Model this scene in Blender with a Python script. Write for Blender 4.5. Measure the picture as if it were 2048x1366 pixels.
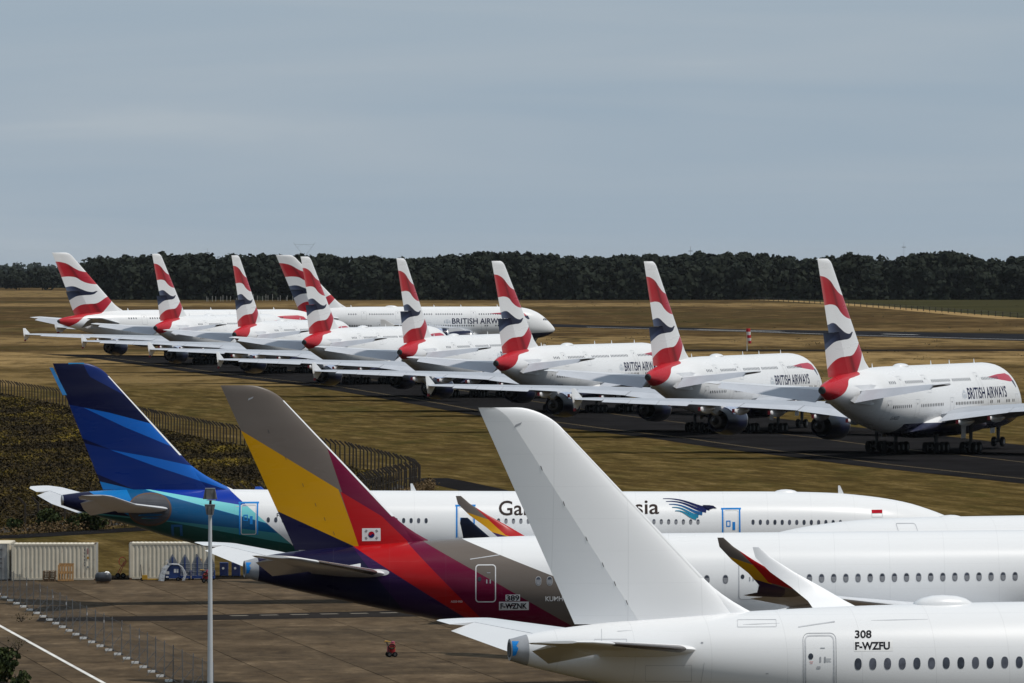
import bpy, bmesh, math, random
import numpy as np
from mathutils import Vector, Matrix

sc = bpy.context.scene
for o in list(bpy.data.objects):
    bpy.data.objects.remove(o)
COL = sc.collection
R = math.radians
random.seed(4)
rng = np.random.default_rng(11)

# ------------------------------------------------------------------ camera
CAM_H = 23.5
cam_data = bpy.data.cameras.new('camera')
cam = bpy.data.objects.new('camera', cam_data)
COL.objects.link(cam)
cam.location = (0, 0, CAM_H)
cam.rotation_euler = (R(90) - math.atan(168 / 14000), 0, 0)
cam_data.sensor_fit = 'HORIZONTAL'
cam_data.sensor_width = 36
cam_data.lens = 36 * 14000 / 2048
cam_data.clip_start = 1
cam_data.clip_end = 90000
sc.camera = cam

# ------------------------------------------------------------------ light
SUN_DIR = Vector((0.45, -0.17, 0.87)).normalized()
sun_el = math.asin(SUN_DIR.z)
sun_az = math.atan2(SUN_DIR.x, SUN_DIR.y)
sun_data = bpy.data.lights.new('sun', 'SUN')
sun_data.energy = 3.05
sun_data.angle = R(1.6)
sun_data.color = (1.0, 0.955, 0.89)
sun = bpy.data.objects.new('sun', sun_data)
COL.objects.link(sun)
sun.location = (0, 0, 300)
sun.rotation_euler = SUN_DIR.to_track_quat('Z', 'Y').to_euler()

world = bpy.data.worlds.new('World')
sc.world = world
world.use_nodes = True
wn = world.node_tree
wn.nodes.clear()
w_out = wn.nodes.new('ShaderNodeOutputWorld')
w_bg = wn.nodes.new('ShaderNodeBackground')
w_sky = wn.nodes.new('ShaderNodeTexSky')
w_sky.sky_type = 'NISHITA'
w_sky.sun_disc = False
w_sky.sun_elevation = sun_el
w_sky.sun_rotation = sun_az
w_sky.air_density = 1.2
w_sky.dust_density = 2.0
w_bg.inputs['Strength'].default_value = 0.1
# thin high cloud veil over the whole sky (one even layer, streaky near the horizon)
w_tc = wn.nodes.new('ShaderNodeTexCoord')
w_map = wn.nodes.new('ShaderNodeMapping')
w_map.inputs['Scale'].default_value = (7, 7, 95)
w_n1 = wn.nodes.new('ShaderNodeTexNoise')
w_n1.inputs['Scale'].default_value = 1.0
w_n1.inputs['Detail'].default_value = 7
w_n1.inputs['Roughness'].default_value = 0.5
w_n1.inputs['Distortion'].default_value = 0.6
w_ramp = wn.nodes.new('ShaderNodeValToRGB')
w_ramp.color_ramp.elements[0].position = 0.30
w_ramp.color_ramp.elements[0].color = (3.3, 4.2, 5.12, 1)
w_ramp.color_ramp.elements[1].position = 0.74
w_ramp.color_ramp.elements[1].color = (4.3, 4.95, 5.55, 1)
e_ = w_ramp.color_ramp.elements.new(0.60); e_.color = (3.8, 4.55, 5.3, 1)
w_mix = wn.nodes.new('ShaderNodeMix')
w_mix.data_type = 'RGBA'
w_mix.inputs[0].default_value = 0.93
L = wn.links.new
L(w_tc.outputs['Generated'], w_map.inputs['Vector'])
L(w_map.outputs[0], w_n1.inputs['Vector'])
L(w_n1.outputs['Fac'], w_ramp.inputs[0])
L(w_sky.outputs[0], w_mix.inputs[6])
L(w_ramp.outputs[0], w_mix.inputs[7])
L(w_mix.outputs[2], w_bg.inputs['Color'])
L(w_bg.outputs[0], w_out.inputs[0])

sc.view_settings.view_transform = 'Standard'
sc.view_settings.look = 'None'
sc.view_settings.exposure = 0.0
sc.view_settings.gamma = 1.0
sc.view_settings.use_curve_mapping = False
sc.render.engine = 'CYCLES'
sc.cycles.use_denoising = True
sc.cycles.max_bounces = 6
sc.cycles.diffuse_bounces = 3
sc.cycles.glossy_bounces = 3
sc.cycles.transparent_max_bounces = 6

# ------------------------------------------------------------------ helpers
def pchip(xs, ys, x):
    xs = np.array(xs, float); ys = np.array(ys, float); h = np.diff(xs); d = np.diff(ys) / h
    m = np.zeros_like(ys); m[0] = d[0]; m[-1] = d[-1]
    for i in range(1, len(xs) - 1):
        if d[i - 1] * d[i] > 0:
            w1 = 2 * h[i] + h[i - 1]; w2 = h[i] + 2 * h[i - 1]
            m[i] = (w1 + w2) / (w1 / d[i - 1] + w2 / d[i])
    x = np.clip(np.asarray(x, float), xs[0], xs[-1])
    i = np.clip(np.searchsorted(xs, x) - 1, 0, len(xs) - 2)
    t = (x - xs[i]) / h[i]
    return (ys[i] * (1 + 2 * t) * (1 - t) ** 2 + m[i] * h[i] * t * (1 - t) ** 2
            + ys[i + 1] * t * t * (3 - 2 * t) + m[i + 1] * h[i] * t * t * (t - 1))

# the lie of the land: a gentle dip across the airfield, falling away beyond the wood
GY = [-500, 290, 340, 389, 483, 650, 834, 948, 1074, 1171, 1282, 1390, 1483, 1594, 1773, 2200, 3700, 5200, 9000, 20000, 40000, 60000]
GZ = [.2, .13, -.35, -.66, -.6, -.7, -.77, -1.16, -1.17, -.75, -.43, -.17, .18, .54, .35, .2, .5, .2, -6.4, -31, -125, -282]
def g(y):
    return pchip(GY, GZ, y)

def link(o, parent=None):
    COL.objects.link(o)
    if parent is not None:
        o.parent = parent
    return o

def mesh(name, verts, faces, mats=None, smooth=None):
    me = bpy.data.meshes.new(name)
    me.from_pydata([tuple(map(float, v)) for v in verts], [], [tuple(int(i) for i in f) for f in faces])
    if mats is not None:
        for m in (mats if isinstance(mats, (list, tuple)) else [mats]):
            me.materials.append(m)
    if smooth is not None:
        me.shade_smooth()
        if smooth < 180:
            me.set_sharp_from_angle(angle=R(smooth))
    me.update()
    return me

def obj(name, me, parent=None, loc=None, rot=None):
    o = bpy.data.objects.new(name, me)
    link(o, parent)
    if loc is not None:
        o.location = loc
    if rot is not None:
        o.rotation_euler = rot
    return o

def empty(name, loc=(0, 0, 0), rz=0.0):
    o = bpy.data.objects.new(name, None)
    link(o)
    o.empty_display_size = 0.5
    o.location = loc
    o.rotation_euler = (0, 0, rz)
    return o

def tag(o, label=None, cat=None, group=None, kind=None):
    if label: o['label'] = label
    if cat: o['category'] = cat
    if group: o['group'] = group
    if kind: o['kind'] = kind
    return o

def copy_tree(o, parent=None):
    c = o.copy()
    COL.objects.link(c)
    c.parent = parent
    for ch in o.children:
        copy_tree(ch, c)
    return c

class MB:
    """collects simple shapes into one mesh"""
    def __init__(s):
        s.v = []; s.f = []; s.mi = []; s.cur = 0
    def add(s, vs, fs):
        n = len(s.v)
        s.v += [tuple(v) for v in vs]
        for f in fs:
            s.f.append(tuple(n + i for i in f)); s.mi.append(s.cur)
        return s
    def box(s, x0, x1, y0, y1, z0, z1):
        return s.add([(x0, y0, z0), (x1, y0, z0), (x1, y1, z0), (x0, y1, z0), (x0, y0, z1), (x1, y0, z1), (x1, y1, z1), (x0, y1, z1)],
                     [(0, 3, 2, 1), (4, 5, 6, 7), (0, 1, 5, 4), (1, 2, 6, 5), (2, 3, 7, 6), (3, 0, 4, 7)])
    def tube(s, p0, p1, r0, r1=None, n=8):
        r1 = r0 if r1 is None else r1
        p0 = Vector(p0); p1 = Vector(p1); d = (p1 - p0).normalized()
        a = d.orthogonal().normalized(); b = d.cross(a)
        vs = []
        for p, r in ((p0, r0), (p1, r1)):
            for i in range(n):
                t = 2 * math.pi * i / n
                vs.append(p + a * (r * math.cos(t)) + b * (r * math.sin(t)))
        fs = [(i, (i + 1) % n, n + (i + 1) % n, n + i) for i in range(n)]
        fs += [tuple(range(n - 1, -1, -1)), tuple(range(n, 2 * n))]
        return s.add(vs, fs)
    def lathe(s, prof, axis='x', n=20, c=(0, 0, 0), cap=True):
        vs = []
        for (a, r) in prof:
            for i in range(n):
                t = 2 * math.pi * i / n
                u, w = r * math.cos(t), r * math.sin(t)
                p = {'x': (a, u, w), 'y': (u, a, w), 'z': (u, w, a)}[axis]
                vs.append((p[0] + c[0], p[1] + c[1], p[2] + c[2]))
        fs = []
        for k in range(len(prof) - 1):
            for i in range(n):
                j = (i + 1) % n
                fs.append((k * n + i, k * n + j, (k + 1) * n + j, (k + 1) * n + i))
        if cap:
            fs.append(tuple(range(n))); fs.append(tuple(range((len(prof) - 1) * n, len(prof) * n)))
        return s.add(vs, fs)
    def loft(s, rings, cap=True):
        n = len(rings[0]); vs = [p for r in rings for p in r]; fs = []
        for k in range(len(rings) - 1):
            for i in range(n):
                j = (i + 1) % n
                fs.append((k * n + i, k * n + j, (k + 1) * n + j, (k + 1) * n + i))
        if cap:
            fs.append(tuple(range(n - 1, -1, -1))); fs.append(tuple(range((len(rings) - 1) * n, len(rings) * n)))
        return s.add(vs, fs)
    def mesh(s, name, mats, smooth=None):
        me = mesh(name, s.v, s.f, mats, None)
        if len(set(s.mi)) > 1:
            me.polygons.foreach_set('material_index', s.mi)
        bm = bmesh.new(); bm.from_mesh(me)
        bmesh.ops.recalc_face_normals(bm, faces=bm.faces)
        bm.to_mesh(me); bm.free()
        if smooth is not None:
            me.shade_smooth()
            me.set_sharp_from_angle(angle=R(smooth))
        return me
    def build(s, name, mats, parent=None, smooth=None, loc=None, rot=None):
        return obj(name, s.mesh(name, mats, smooth), parent, loc, rot)

# ------------------------------------------------------------------ node helper
class NT:
    def __init__(s, name):
        s.mat = bpy.data.materials.new(name)
        s.mat.use_nodes = True
        s.t = s.mat.node_tree
        s.t.nodes.clear()
        s.out = s.t.nodes.new('ShaderNodeOutputMaterial')
        s.bsdf = s.t.nodes.new('ShaderNodeBsdfPrincipled')
        s.t.links.new(s.bsdf.outputs[0], s.out.inputs[0])
    def new(s, t): return s.t.nodes.new(t)
    def put(s, sock, v):
        if isinstance(v, bpy.types.NodeSocket):
            s.t.links.new(v, sock)
        elif isinstance(v, (tuple, list)) and len(v) == 3 and sock.type == 'RGBA':
            sock.default_value = (*v, 1)
        else:
            sock.default_value = v
    def math(s, op, a, b=0.0, c=0.0, clamp=False):
        n = s.new('ShaderNodeMath'); n.operation = op; n.use_clamp = clamp
        s.put(n.inputs[0], a); s.put(n.inputs[1], b); s.put(n.inputs[2], c)
        return n.outputs[0]
    def mix(s, f, a, b, blend='MIX'):
        n = s.new('ShaderNodeMix'); n.data_type = 'RGBA'; n.blend_type = blend
        s.put(n.inputs[0], f); s.put(n.inputs[6], a); s.put(n.inputs[7], b)
        return n.outputs[2]
    def obj_xyz(s):
        tc = s.new('ShaderNodeTexCoord'); sp = s.new('ShaderNodeSeparateXYZ')
        s.t.links.new(tc.outputs['Object'], sp.inputs[0])
        s.co = tc.outputs['Object']
        return sp.outputs
    def noise(s, scale, detail=4, rough=0.55, vec=None, mapscale=None, dist=0.0):
        n = s.new('ShaderNodeTexNoise')
        n.inputs['Scale'].default_value = scale; n.inputs['Detail'].default_value = detail
        n.inputs['Roughness'].default_value = rough; n.inputs['Distortion'].default_value = dist
        v = vec if vec is not None else s.co
        if mapscale is not None:
            mp = s.new('ShaderNodeMapping'); mp.inputs['Scale'].default_value = mapscale
            s.t.links.new(v, mp.inputs['Vector']); v = mp.outputs[0]
        s.t.links.new(v, n.inputs['Vector'])
        return n.outputs['Fac']
    def ramp(s, f, stops, interp='LINEAR'):
        n = s.new('ShaderNodeValToRGB'); cr = n.color_ramp; cr.interpolation = interp
        while len(cr.elements) < len(stops): cr.elements.new(0.5)
        for e, (p, c) in zip(cr.elements, stops):
            e.position = p; e.color = (*c, 1) if len(c) == 3 else c
        s.put(n.inputs[0], f)
        return n.outputs[0]
    def rng(s, v, a, b, c=0.0, d=1.0):
        n = s.new('ShaderNodeMapRange')
        s.put(n.inputs[0], v)
        for i, q in enumerate((a, b, c, d)): n.inputs[i + 1].default_value = q
        return n.outputs[0]
    def poly(s, x, z, pts):
        """mask of a convex outline in the object's own x-z plane"""
        area = sum(pts[i][0] * pts[(i + 1) % len(pts)][1] - pts[(i + 1) % len(pts)][0] * pts[i][1] for i in range(len(pts)))
        if area < 0: pts = pts[::-1]
        m = None
        for i in range(len(pts)):
            (x0, z0), (x1, z1) = pts[i], pts[(i + 1) % len(pts)]
            nx, nz = -(z1 - z0), (x1 - x0)
            l = math.hypot(nx, nz) or 1
            nx /= l; nz /= l
            d = s.math('MULTIPLY_ADD', x, nx, s.math('MULTIPLY_ADD', z, nz, -(nx * x0 + nz * z0)))
            m = d if m is None else s.math('MINIMUM', m, d)
        return s.math('GREATER_THAN', m, 0.0)
    def half(s, x, z, p0, p1):
        """1 on the upper side of the line p0 -> p1 (p0 left of p1)"""
        (x0, z0), (x1, z1) = p0, p1
        k = (z1 - z0) / (x1 - x0)
        return s.math('GREATER_THAN', s.math('SUBTRACT', z, s.math('MULTIPLY_ADD', x, k, z0 - k * x0)), 0.0)
    def curve(s, x, pts, lo, hi, zlo, zhi):
        n = s.new('ShaderNodeFloatCurve'); c = n.mapping.curves[0]
        P = [((a - lo) / (hi - lo), (b - zlo) / (zhi - zlo)) for a, b in pts]
        while len(c.points) < len(P): c.points.new(0.5, 0.5)
        for q, (a, b) in zip(c.points, P): q.location = (a, b)
        n.mapping.use_clip = False
        n.mapping.update()
        s.put(n.inputs['Value'], s.rng(x, lo, hi))
        return s.math('MULTIPLY_ADD', n.outputs[0], zhi - zlo, zlo)
    def finish(s, col, rough=0.5, metal=0.0, spec=0.5, coat=0.0, bump=None, bstr=0.2, bdist=0.05):
        s.put(s.bsdf.inputs['Base Color'], col)
        s.put(s.bsdf.inputs['Roughness'], rough)
        s.bsdf.inputs['Metallic'].default_value = metal
        s.bsdf.inputs['Specular IOR Level'].default_value = spec
        s.bsdf.inputs['Coat Weight'].default_value = coat
        s.bsdf.inputs['Coat Roughness'].default_value = 0.12
        if bump is not None:
            b = s.new('ShaderNodeBump'); b.inputs['Strength'].default_value = bstr; b.inputs['Distance'].default_value = bdist
            s.t.links.new(bump, b.inputs['Height']); s.t.links.new(b.outputs[0], s.bsdf.inputs['Normal'])
        return s.mat

def plain(name, col, rough=0.5, metal=0.0, var=0.12, scale=1.5, spec=0.5, coat=0.0):
    n = NT(name); n.obj_xyz()
    f = n.noise(scale, 5)
    c = n.mix(n.rng(f, 0.3, 0.7), tuple(v * (1 - var) for v in col), tuple(min(1, v * (1 + var)) for v in col))
    return n.finish(c, rough, metal, spec, coat)

WHITE = (0.72, 0.722, 0.725)
def paint_finish(n, col, x, z, rough=0.32, pitch=3.2, dirt=0.10, spec=.16):
    """aircraft paint: faint skin joints, a little grime and streaking"""
    fx = n.math('FRACT', n.math('MULTIPLY', x, 1.0 / pitch))
    joint = n.math('LESS_THAN', fx, 0.012)
    zc = n.math('FRACT', n.math('MULTIPLY', z, 1 / 1.37))
    joint2 = n.math('LESS_THAN', zc, 0.016)
    j = n.math('MULTIPLY', n.math('MAXIMUM', joint, n.math('MULTIPLY', joint2, 0.6)), 0.10)
    grime = n.noise(0.35, 4, 0.5, mapscale=(0.25, 1, 1.6))
    fine = n.noise(3.0, 2, 0.5, mapscale=(0.15, 1, 1))
    gr = n.math('MULTIPLY', n.rng(grime, 0.42, 0.75), dirt)
    gr = n.math('ADD', gr, n.math('MULTIPLY', n.rng(fine, 0.4, 0.8), dirt * 0.35))
    c = n.mix(gr, col, (0.36, 0.35, 0.33))
    c = n.mix(j, c, (0.12, 0.12, 0.12))
    return n.finish(c, n.rng(grime, 0.3, 0.8, rough - 0.06, rough + 0.14), spec=spec, coat=0.0)

# ------------------------------------------------------------------ shared materials
M = {}
M['metal'] = plain('bare_metal', (0.52, 0.52, 0.53), 0.30, 0.9, 0.08)
M['dark_metal'] = plain('dark_metal', (0.05, 0.05, 0.055), 0.45, 0.6)
M['grey_paint'] = plain('grey_wing_paint', (0.44, 0.46, 0.50), 0.45, 0, 0.07, 0.4, spec=.3)
M['light_grey'] = plain('light_grey_paint', (0.60, 0.61, 0.63), 0.42, 0, 0.06, 0.5, spec=.3)
M['wing_grey'] = plain('wing_upper_grey', (0.37, 0.39, 0.425), 0.45, 0, 0.08, 0.3, spec=.3)
M['white'] = plain('gloss_white', WHITE, 0.32, 0, 0.03, 0.6, coat=0.3)
M['rubber'] = plain('tyre_rubber', (0.010, 0.010, 0.0105), 0.9, 0, 0.3, spec=.1)
M['hub'] = plain('wheel_hub', (0.045, 0.045, 0.047), 0.6, 0.2)
M['black'] = plain('soot_black', (0.012, 0.012, 0.013), 0.7)
M['red_cover'] = plain('red_cover', (0.20, 0.010, 0.016), 0.8)
M['plate_white'] = plain('plate_white', (.70, .70, .69), .5)
M['collar_grey'] = plain('collar_grey', (.33, .335, .35), .4, .2, .12, 2)
M['flag_pale'] = plain('pale_red_mark', (.55, .16, .16), .6)
M['blind'] = plain('window_blind_grey', (.20, .205, .22), .6, 0, .2, 6, spec=.2)
M['rim_grey'] = plain('rim_grey', (.36, .365, .38), .5)
M['seam'] = plain('seal_line', (0.30, 0.31, 0.33), 0.6)
M['door_line'] = plain('door_line', (0.42, 0.43, 0.45), 0.5)
M['white_line'] = plain('white_outline', (0.62, 0.62, 0.62), 0.6, spec=.2)
M['tape'] = plain('blue_tape', (0.015, 0.20, 0.56), 0.7, spec=.1)
M['ink'] = plain('black_lettering', (0.012, 0.012, 0.016), 0.6, spec=.08)
M['navy_ink'] = plain('navy_lettering', (0.007, 0.012, 0.048), 0.6, spec=.08)
M['crest'] = plain('silver_crest', (0.45, 0.48, 0.52), 0.5)
M['soft_white'] = plain('white_lettering', (0.72, 0.70, 0.68), 0.5)
M['gold_grey'] = plain('brown_lettering', (0.035, 0.025, 0.022), 0.6, spec=.05)
n = NT('cabin_glass'); xx = n.obj_xyz()
f = n.noise(2.1, 2)
M['glass'] = n.finish(n.mix(n.rng(f, .35, .65), (0.016, 0.018, 0.026), (0.05, 0.055, 0.075)), 0.12, 0, 0.6)
M['shade'] = plain('window_blind', (0.075, 0.08, 0.10), 0.25, 0, 0.35, 4)
M['navy'] = plain('navy_paint', (0.012, 0.022, 0.085), 0.2, 0, 0.15, coat=0.5)
M['navy_nacelle'] = plain('navy_nacelle', (0.006, 0.010, 0.036), 0.3, 0, 0.15, spec=.25)
M['film'] = plain('protective_film', (0.42, 0.47, 0.60), 0.22, 0.3, 0.35, 3)

def white_skin(name, rough=0.3, dirt=0.06, tone=WHITE):
    n = NT(name); x, y, z = n.obj_xyz()
    return paint_finish(n, tone, x, z, rough, 3.2, dirt, .3)
M['white_skin'] = white_skin('white_skin')
M['white_fin'] = white_skin('white_fin', 0.36, 0.04, (.83, .83, .835))

# ---- livery of the double-deckers: airbrushed red / navy waves on the fin, red tail cone, navy belly
def jumbo_fin():
    n = NT('wavy_flag_fin'); x, y, z = n.obj_xyz()
    lo, hi, zl, zh = 0, 18, 8, 25
    cur = lambda p: n.curve(x, p, lo, hi, zl, zh)
    u1 = cur([(0, 22.2), (.9, 22.05), (2.3, 21.9), (3.9, 21.45), (5.6, 20.5), (6.7, 20.0), (8, 19.7), (12, 19.4), (18, 19.2)])
    l1 = cur([(0, 18.3), (2.5, 18.5), (4.4, 18.6), (6, 18.35), (7.4, 17.6), (8.8, 17.1), (10.5, 16.85), (14, 16.8), (18, 16.8)])
    u2 = cur([(0, 15.9), (3.7, 16.2), (4.6, 16.36), (5.64, 16.3), (7.05, 15.8), (8.8, 15.2), (10.2, 15.04), (11.5, 15.2), (12, 14.2), (18, 12)])
    l2 = cur([(0, 11.5), (3.6, 12.3), (4.6, 13.0), (5.46, 13.6), (6.3, 14.05), (8.1, 14.3), (9.9, 14.42), (10.7, 14.65), (11.5, 15.2), (18, 16)])
    u3 = cur([(0, 6), (4.6, 9), (5.6, 10.7), (6.7, 11.7), (7.75, 12.15), (9.2, 12.3), (11.3, 12.5), (12.5, 13.1), (13.5, 13.7), (15, 14.2), (18, 14.5)])
    r3 = n.half(x, z, (12.4, 10.0), (14.6, 12.3))     # lower right limit of the lowest wave
    gt = lambda a, b: n.math('GREATER_THAN', a, b)
    band = lambda lo_, hi_: n.math('MULTIPLY', gt(z, lo_), gt(hi_, z))
    te = n.math('MULTIPLY_ADD', z, -.4225, .4225 * 24.1)
    le = n.math('MULTIPLY_ADD', z, -.97, 4.5 + .97 * 24)
    t = n.math('DIVIDE', n.math('SUBTRACT', x, te), n.math('SUBTRACT', le, te))
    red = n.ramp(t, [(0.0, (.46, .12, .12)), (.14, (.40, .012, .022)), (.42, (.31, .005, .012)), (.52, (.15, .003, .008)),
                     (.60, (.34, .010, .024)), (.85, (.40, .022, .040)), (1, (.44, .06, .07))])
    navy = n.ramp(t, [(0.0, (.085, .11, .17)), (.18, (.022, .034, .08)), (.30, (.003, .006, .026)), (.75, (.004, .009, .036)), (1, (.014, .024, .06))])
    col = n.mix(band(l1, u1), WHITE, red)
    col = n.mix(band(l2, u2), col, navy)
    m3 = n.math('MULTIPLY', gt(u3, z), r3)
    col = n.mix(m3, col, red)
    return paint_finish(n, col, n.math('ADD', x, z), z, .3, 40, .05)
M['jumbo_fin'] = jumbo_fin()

def jumbo_skin():
    n = NT('double_decker_skin'); x, y, z = n.obj_xyz()
    xb = n.curve(z, [(6, 2.6), (7.2, 4.3), (8, 5.7), (8.75, 6.7), (9.55, 8.0), (9.85, 10), (10.2, 12.2), (11, 13)], 6, 11, 0, 14)
    col = n.mix(n.math('GREATER_THAN', xb, x), WHITE, (.42, .008, .018))
    zn = n.rng(x, 60, 72, 3.85, 4.35)
    bel = n.math('MULTIPLY', n.math('GREATER_THAN', zn, z), n.math('GREATER_THAN', x, 24.0))
    col = n.mix(bel, col, (.006, .011, .045))
    col = n.mix(n.poly(x, z, [(54.7, 9.13), (59, 9.43), (62.5, 9.5), (64.0, 9.2), (64.7, 8.5), (63, 8.42), (59, 8.72)]), col, (.42, .02, .05))
    col = n.mix(n.poly(x, z, [(63.6, 8.5), (64.9, 8.6), (65.3, 7.75), (64.9, 7.6)]), col, (.006, .011, .045))
    # oily film along the rear belly
    s = n.math('MULTIPLY', n.math('MULTIPLY', n.rng(z, 5.2, 3.0), n.rng(x, 34, 24)), n.rng(n.noise(.8, 5, .6, mapscale=(.3, 1, 1)), .3, .65))
    col = n.mix(n.math('MULTIPLY', s, .3), col, (.30, .27, .22))
    return paint_finish(n, col, x, z, .27, 2.95, .10)
M['jumbo_skin'] = jumbo_skin()

# ------------------------------------------------------------------ aircraft building blocks
class Body:
    """fuselage outline: top, bottom and half width along x (metres forward of the fin tip's trailing edge)"""
    def __init__(s, top, bot, hw, mid=None):
        s.top, s.bot, s.hw, s.mid = [np.array(a, float).T for a in (top, bot, hw, mid or [(0, .5), (100, .5)])]
    def at(s, x):
        zt = float(pchip(s.top[0], s.top[1], x)); zb = float(pchip(s.bot[0], s.bot[1], x)); w = float(pchip(s.hw[0], s.hw[1], x))
        m = float(pchip(s.mid[0], s.mid[1], x))
        return zt, zb, w, zb + (zt - zb) * m
    def ring(s, x, n=56):
        zt, zb, w, zm = s.at(x)
        r = []
        for i in range(n):
            t = 2 * math.pi * i / n
            c, d = math.cos(t), math.sin(t)
            r.append((x, w * c, zm + (zt - zm if d > 0 else zm - zb) * d))
        return r
    skew = 0.0     # outlines were measured square to the view; the skin lies nearer, so step back along x
    def side(s, x, z, sgn=-1, off=0.008, raw=False):
        if s.skew and not raw and sgn < 0:
            x0 = x
            for _ in range(2):
                x = x0 - s.skew * abs(s.side(x, z, 1, 0, True)[1])
        zt, zb, w, zm = s.at(x)
        h = (zt - zm) if z > zm else (zm - zb)
        k = max(-0.999, min(0.999, (z - zm) / h))
        y = w * math.sqrt(1 - k * k)
        ny, nz = y / (w * w), (z - zm) / (h * h)
        l = math.hypot(ny, nz) or 1
        return (x, sgn * (y + off * ny / l), z + off * nz / l)
    def skin(s, name, mat, x0, x1, step=0.7, n=56):
        k = max(8, int((x1 - x0) / step))
        xs = [x0 + (x1 - x0) * i / k for i in range(k + 1)]
        # finer at the nose
        xs = xs[:-3] + [x1 - d for d in (2.0, 1.4, .95, .6, .33, .15, .05, 0.0) if x1 - d > xs[-4]]
        mb = MB().loft([s.ring(x, n) for x in xs])
        return mb.mesh(name, mat, 50)

def naca(c, t):
    c = max(c, 0.0)
    return 5 * t * (.2969 * math.sqrt(c) - .126 * c - .3516 * c * c + .2843 * c ** 3 - .1036 * c ** 4)

def foil(secs, c0, c1, axis='z', n=14, droop=0.0, camber=0.0, grow=1.0, sgn=1):
    """loft of an aerofoil piece between chord fractions c0..c1.  secs: (span, xLE, chord, offset, thickness)"""
    rings = []
    for (sp, xl, ch, off, t) in secs:
        cs = [c0 + (c1 - c0) * (0.5 - 0.5 * math.cos(math.pi * i / n)) for i in range(n + 1)]
        up = [(c, naca(c, t) * ch * grow + camber * ch * 4 * c * (1 - c)) for c in cs[::-1]]
        lo = [(c, -naca(c, t) * ch * grow + camber * ch * 4 * c * (1 - c)) for c in (cs[1:] if c0 == 0 else cs)]
        ring = []
        for c, h in up + lo:
            dx = (c - c0) * ch if droop else 0
            if droop:
                a = droop
                x = xl - c0 * ch - dx * math.cos(a) - h * math.sin(a)
                hh = h * math.cos(a) - dx * math.sin(a)
            else:
                x, hh = xl - c * ch, h
            ring.append((x, sgn * sp, off + hh) if axis == 'z' else (x, off + hh, sp))
        rings.append(ring)
    return MB().loft(rings)

def lerp_secs(secs, s):
    a = np.array(secs, float)
    return tuple([s] + [float(np.interp(s, a[:, 0], a[:, k])) for k in range(1, a.shape[1])])
def cut_secs(secs, s0, s1, k=0):
    inner = [x for x in secs if s0 + 1e-3 < x[0] < s1 - 1e-3]
    return [lerp_secs(secs, s0)] + inner + [lerp_secs(secs, s1)]

def decal_bm(polys):
    """2-D outlines (u, v) -> bmesh in the x-z plane; an item may be (outer, inner) for a band of equal point counts"""
    bm = bmesh.new()
    for p in polys:
        if isinstance(p, tuple) and len(p) == 2 and isinstance(p[0], list):
            a = [bm.verts.new((u, 0, v)) for u, v in p[0]]; b = [bm.verts.new((u, 0, v)) for u, v in p[1]]
            for i in range(len(a)):
                j = (i + 1) % len(a)
                bm.faces.new((a[i], a[j], b[j], b[i]))
        else:
            bm.faces.new([bm.verts.new((u, 0, v)) for u, v in p])
    return bm

def text_bm(txt, height, width=None, bold=0.0, shear=0.0, space=1.0):
    cu = bpy.data.curves.new('lettering', 'FONT')
    cu.body = txt; cu.size = 1.0; cu.offset = bold; cu.shear = shear; cu.space_character = space; cu.resolution_u = 4
    ob = bpy.data.objects.new('lettering', cu)
    me = bpy.data.meshes.new_from_object(ob)
    bm = bmesh.new(); bm.from_mesh(me)
    bpy.data.objects.remove(ob); bpy.data.curves.remove(cu); bpy.data.meshes.remove(me)
    xs = [v.co.x for v in bm.verts]; ys = [v.co.y for v in bm.verts]
    cap = 0.70
    k = height / cap
    kx = k if width is None else width / (max(xs) - min(xs))
    x0 = min(xs)
    for v in bm.verts:
        v.co = ((v.co.x - x0) * kx, 0, v.co.y * k)
    return bm

def wrap(name, bm, fn, mat, parent, x0=0.0, z0=0.0, step=0.18):
    """lay a flat outline onto a curved skin: cut it into narrow strips, then carry every corner onto the skin"""
    if bm.verts:
        zs = [v.co.z for v in bm.verts]
        z = min(zs) + step
        while z < max(zs) - 1e-4:
            bmesh.ops.bisect_plane(bm, geom=bm.verts[:] + bm.edges[:] + bm.faces[:], plane_co=(0, 0, z), plane_no=(0, 0, 1))
            z += step
        for v in bm.verts:
            v.co = fn(v.co.x + x0, v.co.z + z0)
    bmesh.ops.recalc_face_normals(bm, faces=bm.faces)
    me = bpy.data.meshes.new(name)
    bm.to_mesh(me); bm.free()
    me.materials.append(mat)
    return obj(name, me, parent)

def rrect(x0, x1, z0, z1, r, k=4):
    P = []
    for cx, cz, a in ((x1 - r, z1 - r, 0), (x0 + r, z1 - r, 90), (x0 + r, z0 + r, 180), (x1 - r, z0 + r, 270)):
        for i in range(k + 1):
            t = R(a + 90 * i / k)
            P.append((cx + r * math.cos(t), cz + r * math.sin(t)))
    return P
def frame(x0, x1, z0, z1, r, w, k=4):
    return (rrect(x0, x1, z0, z1, r, k), rrect(x0 + w, x1 - w, z0 + w, z1 - w, max(r - w, .02), k))
def oval(cx, cz, a, b, n=14, p=2.4):
    P = []
    for i in range(n):
        t = 2 * math.pi * i / n
        c, s_ = math.cos(t), math.sin(t)
        P.append((cx + a * math.copysign(abs(c) ** (2 / p), c), cz + b * math.copysign(abs(s_) ** (2 / p), s_)))
    return P

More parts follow.
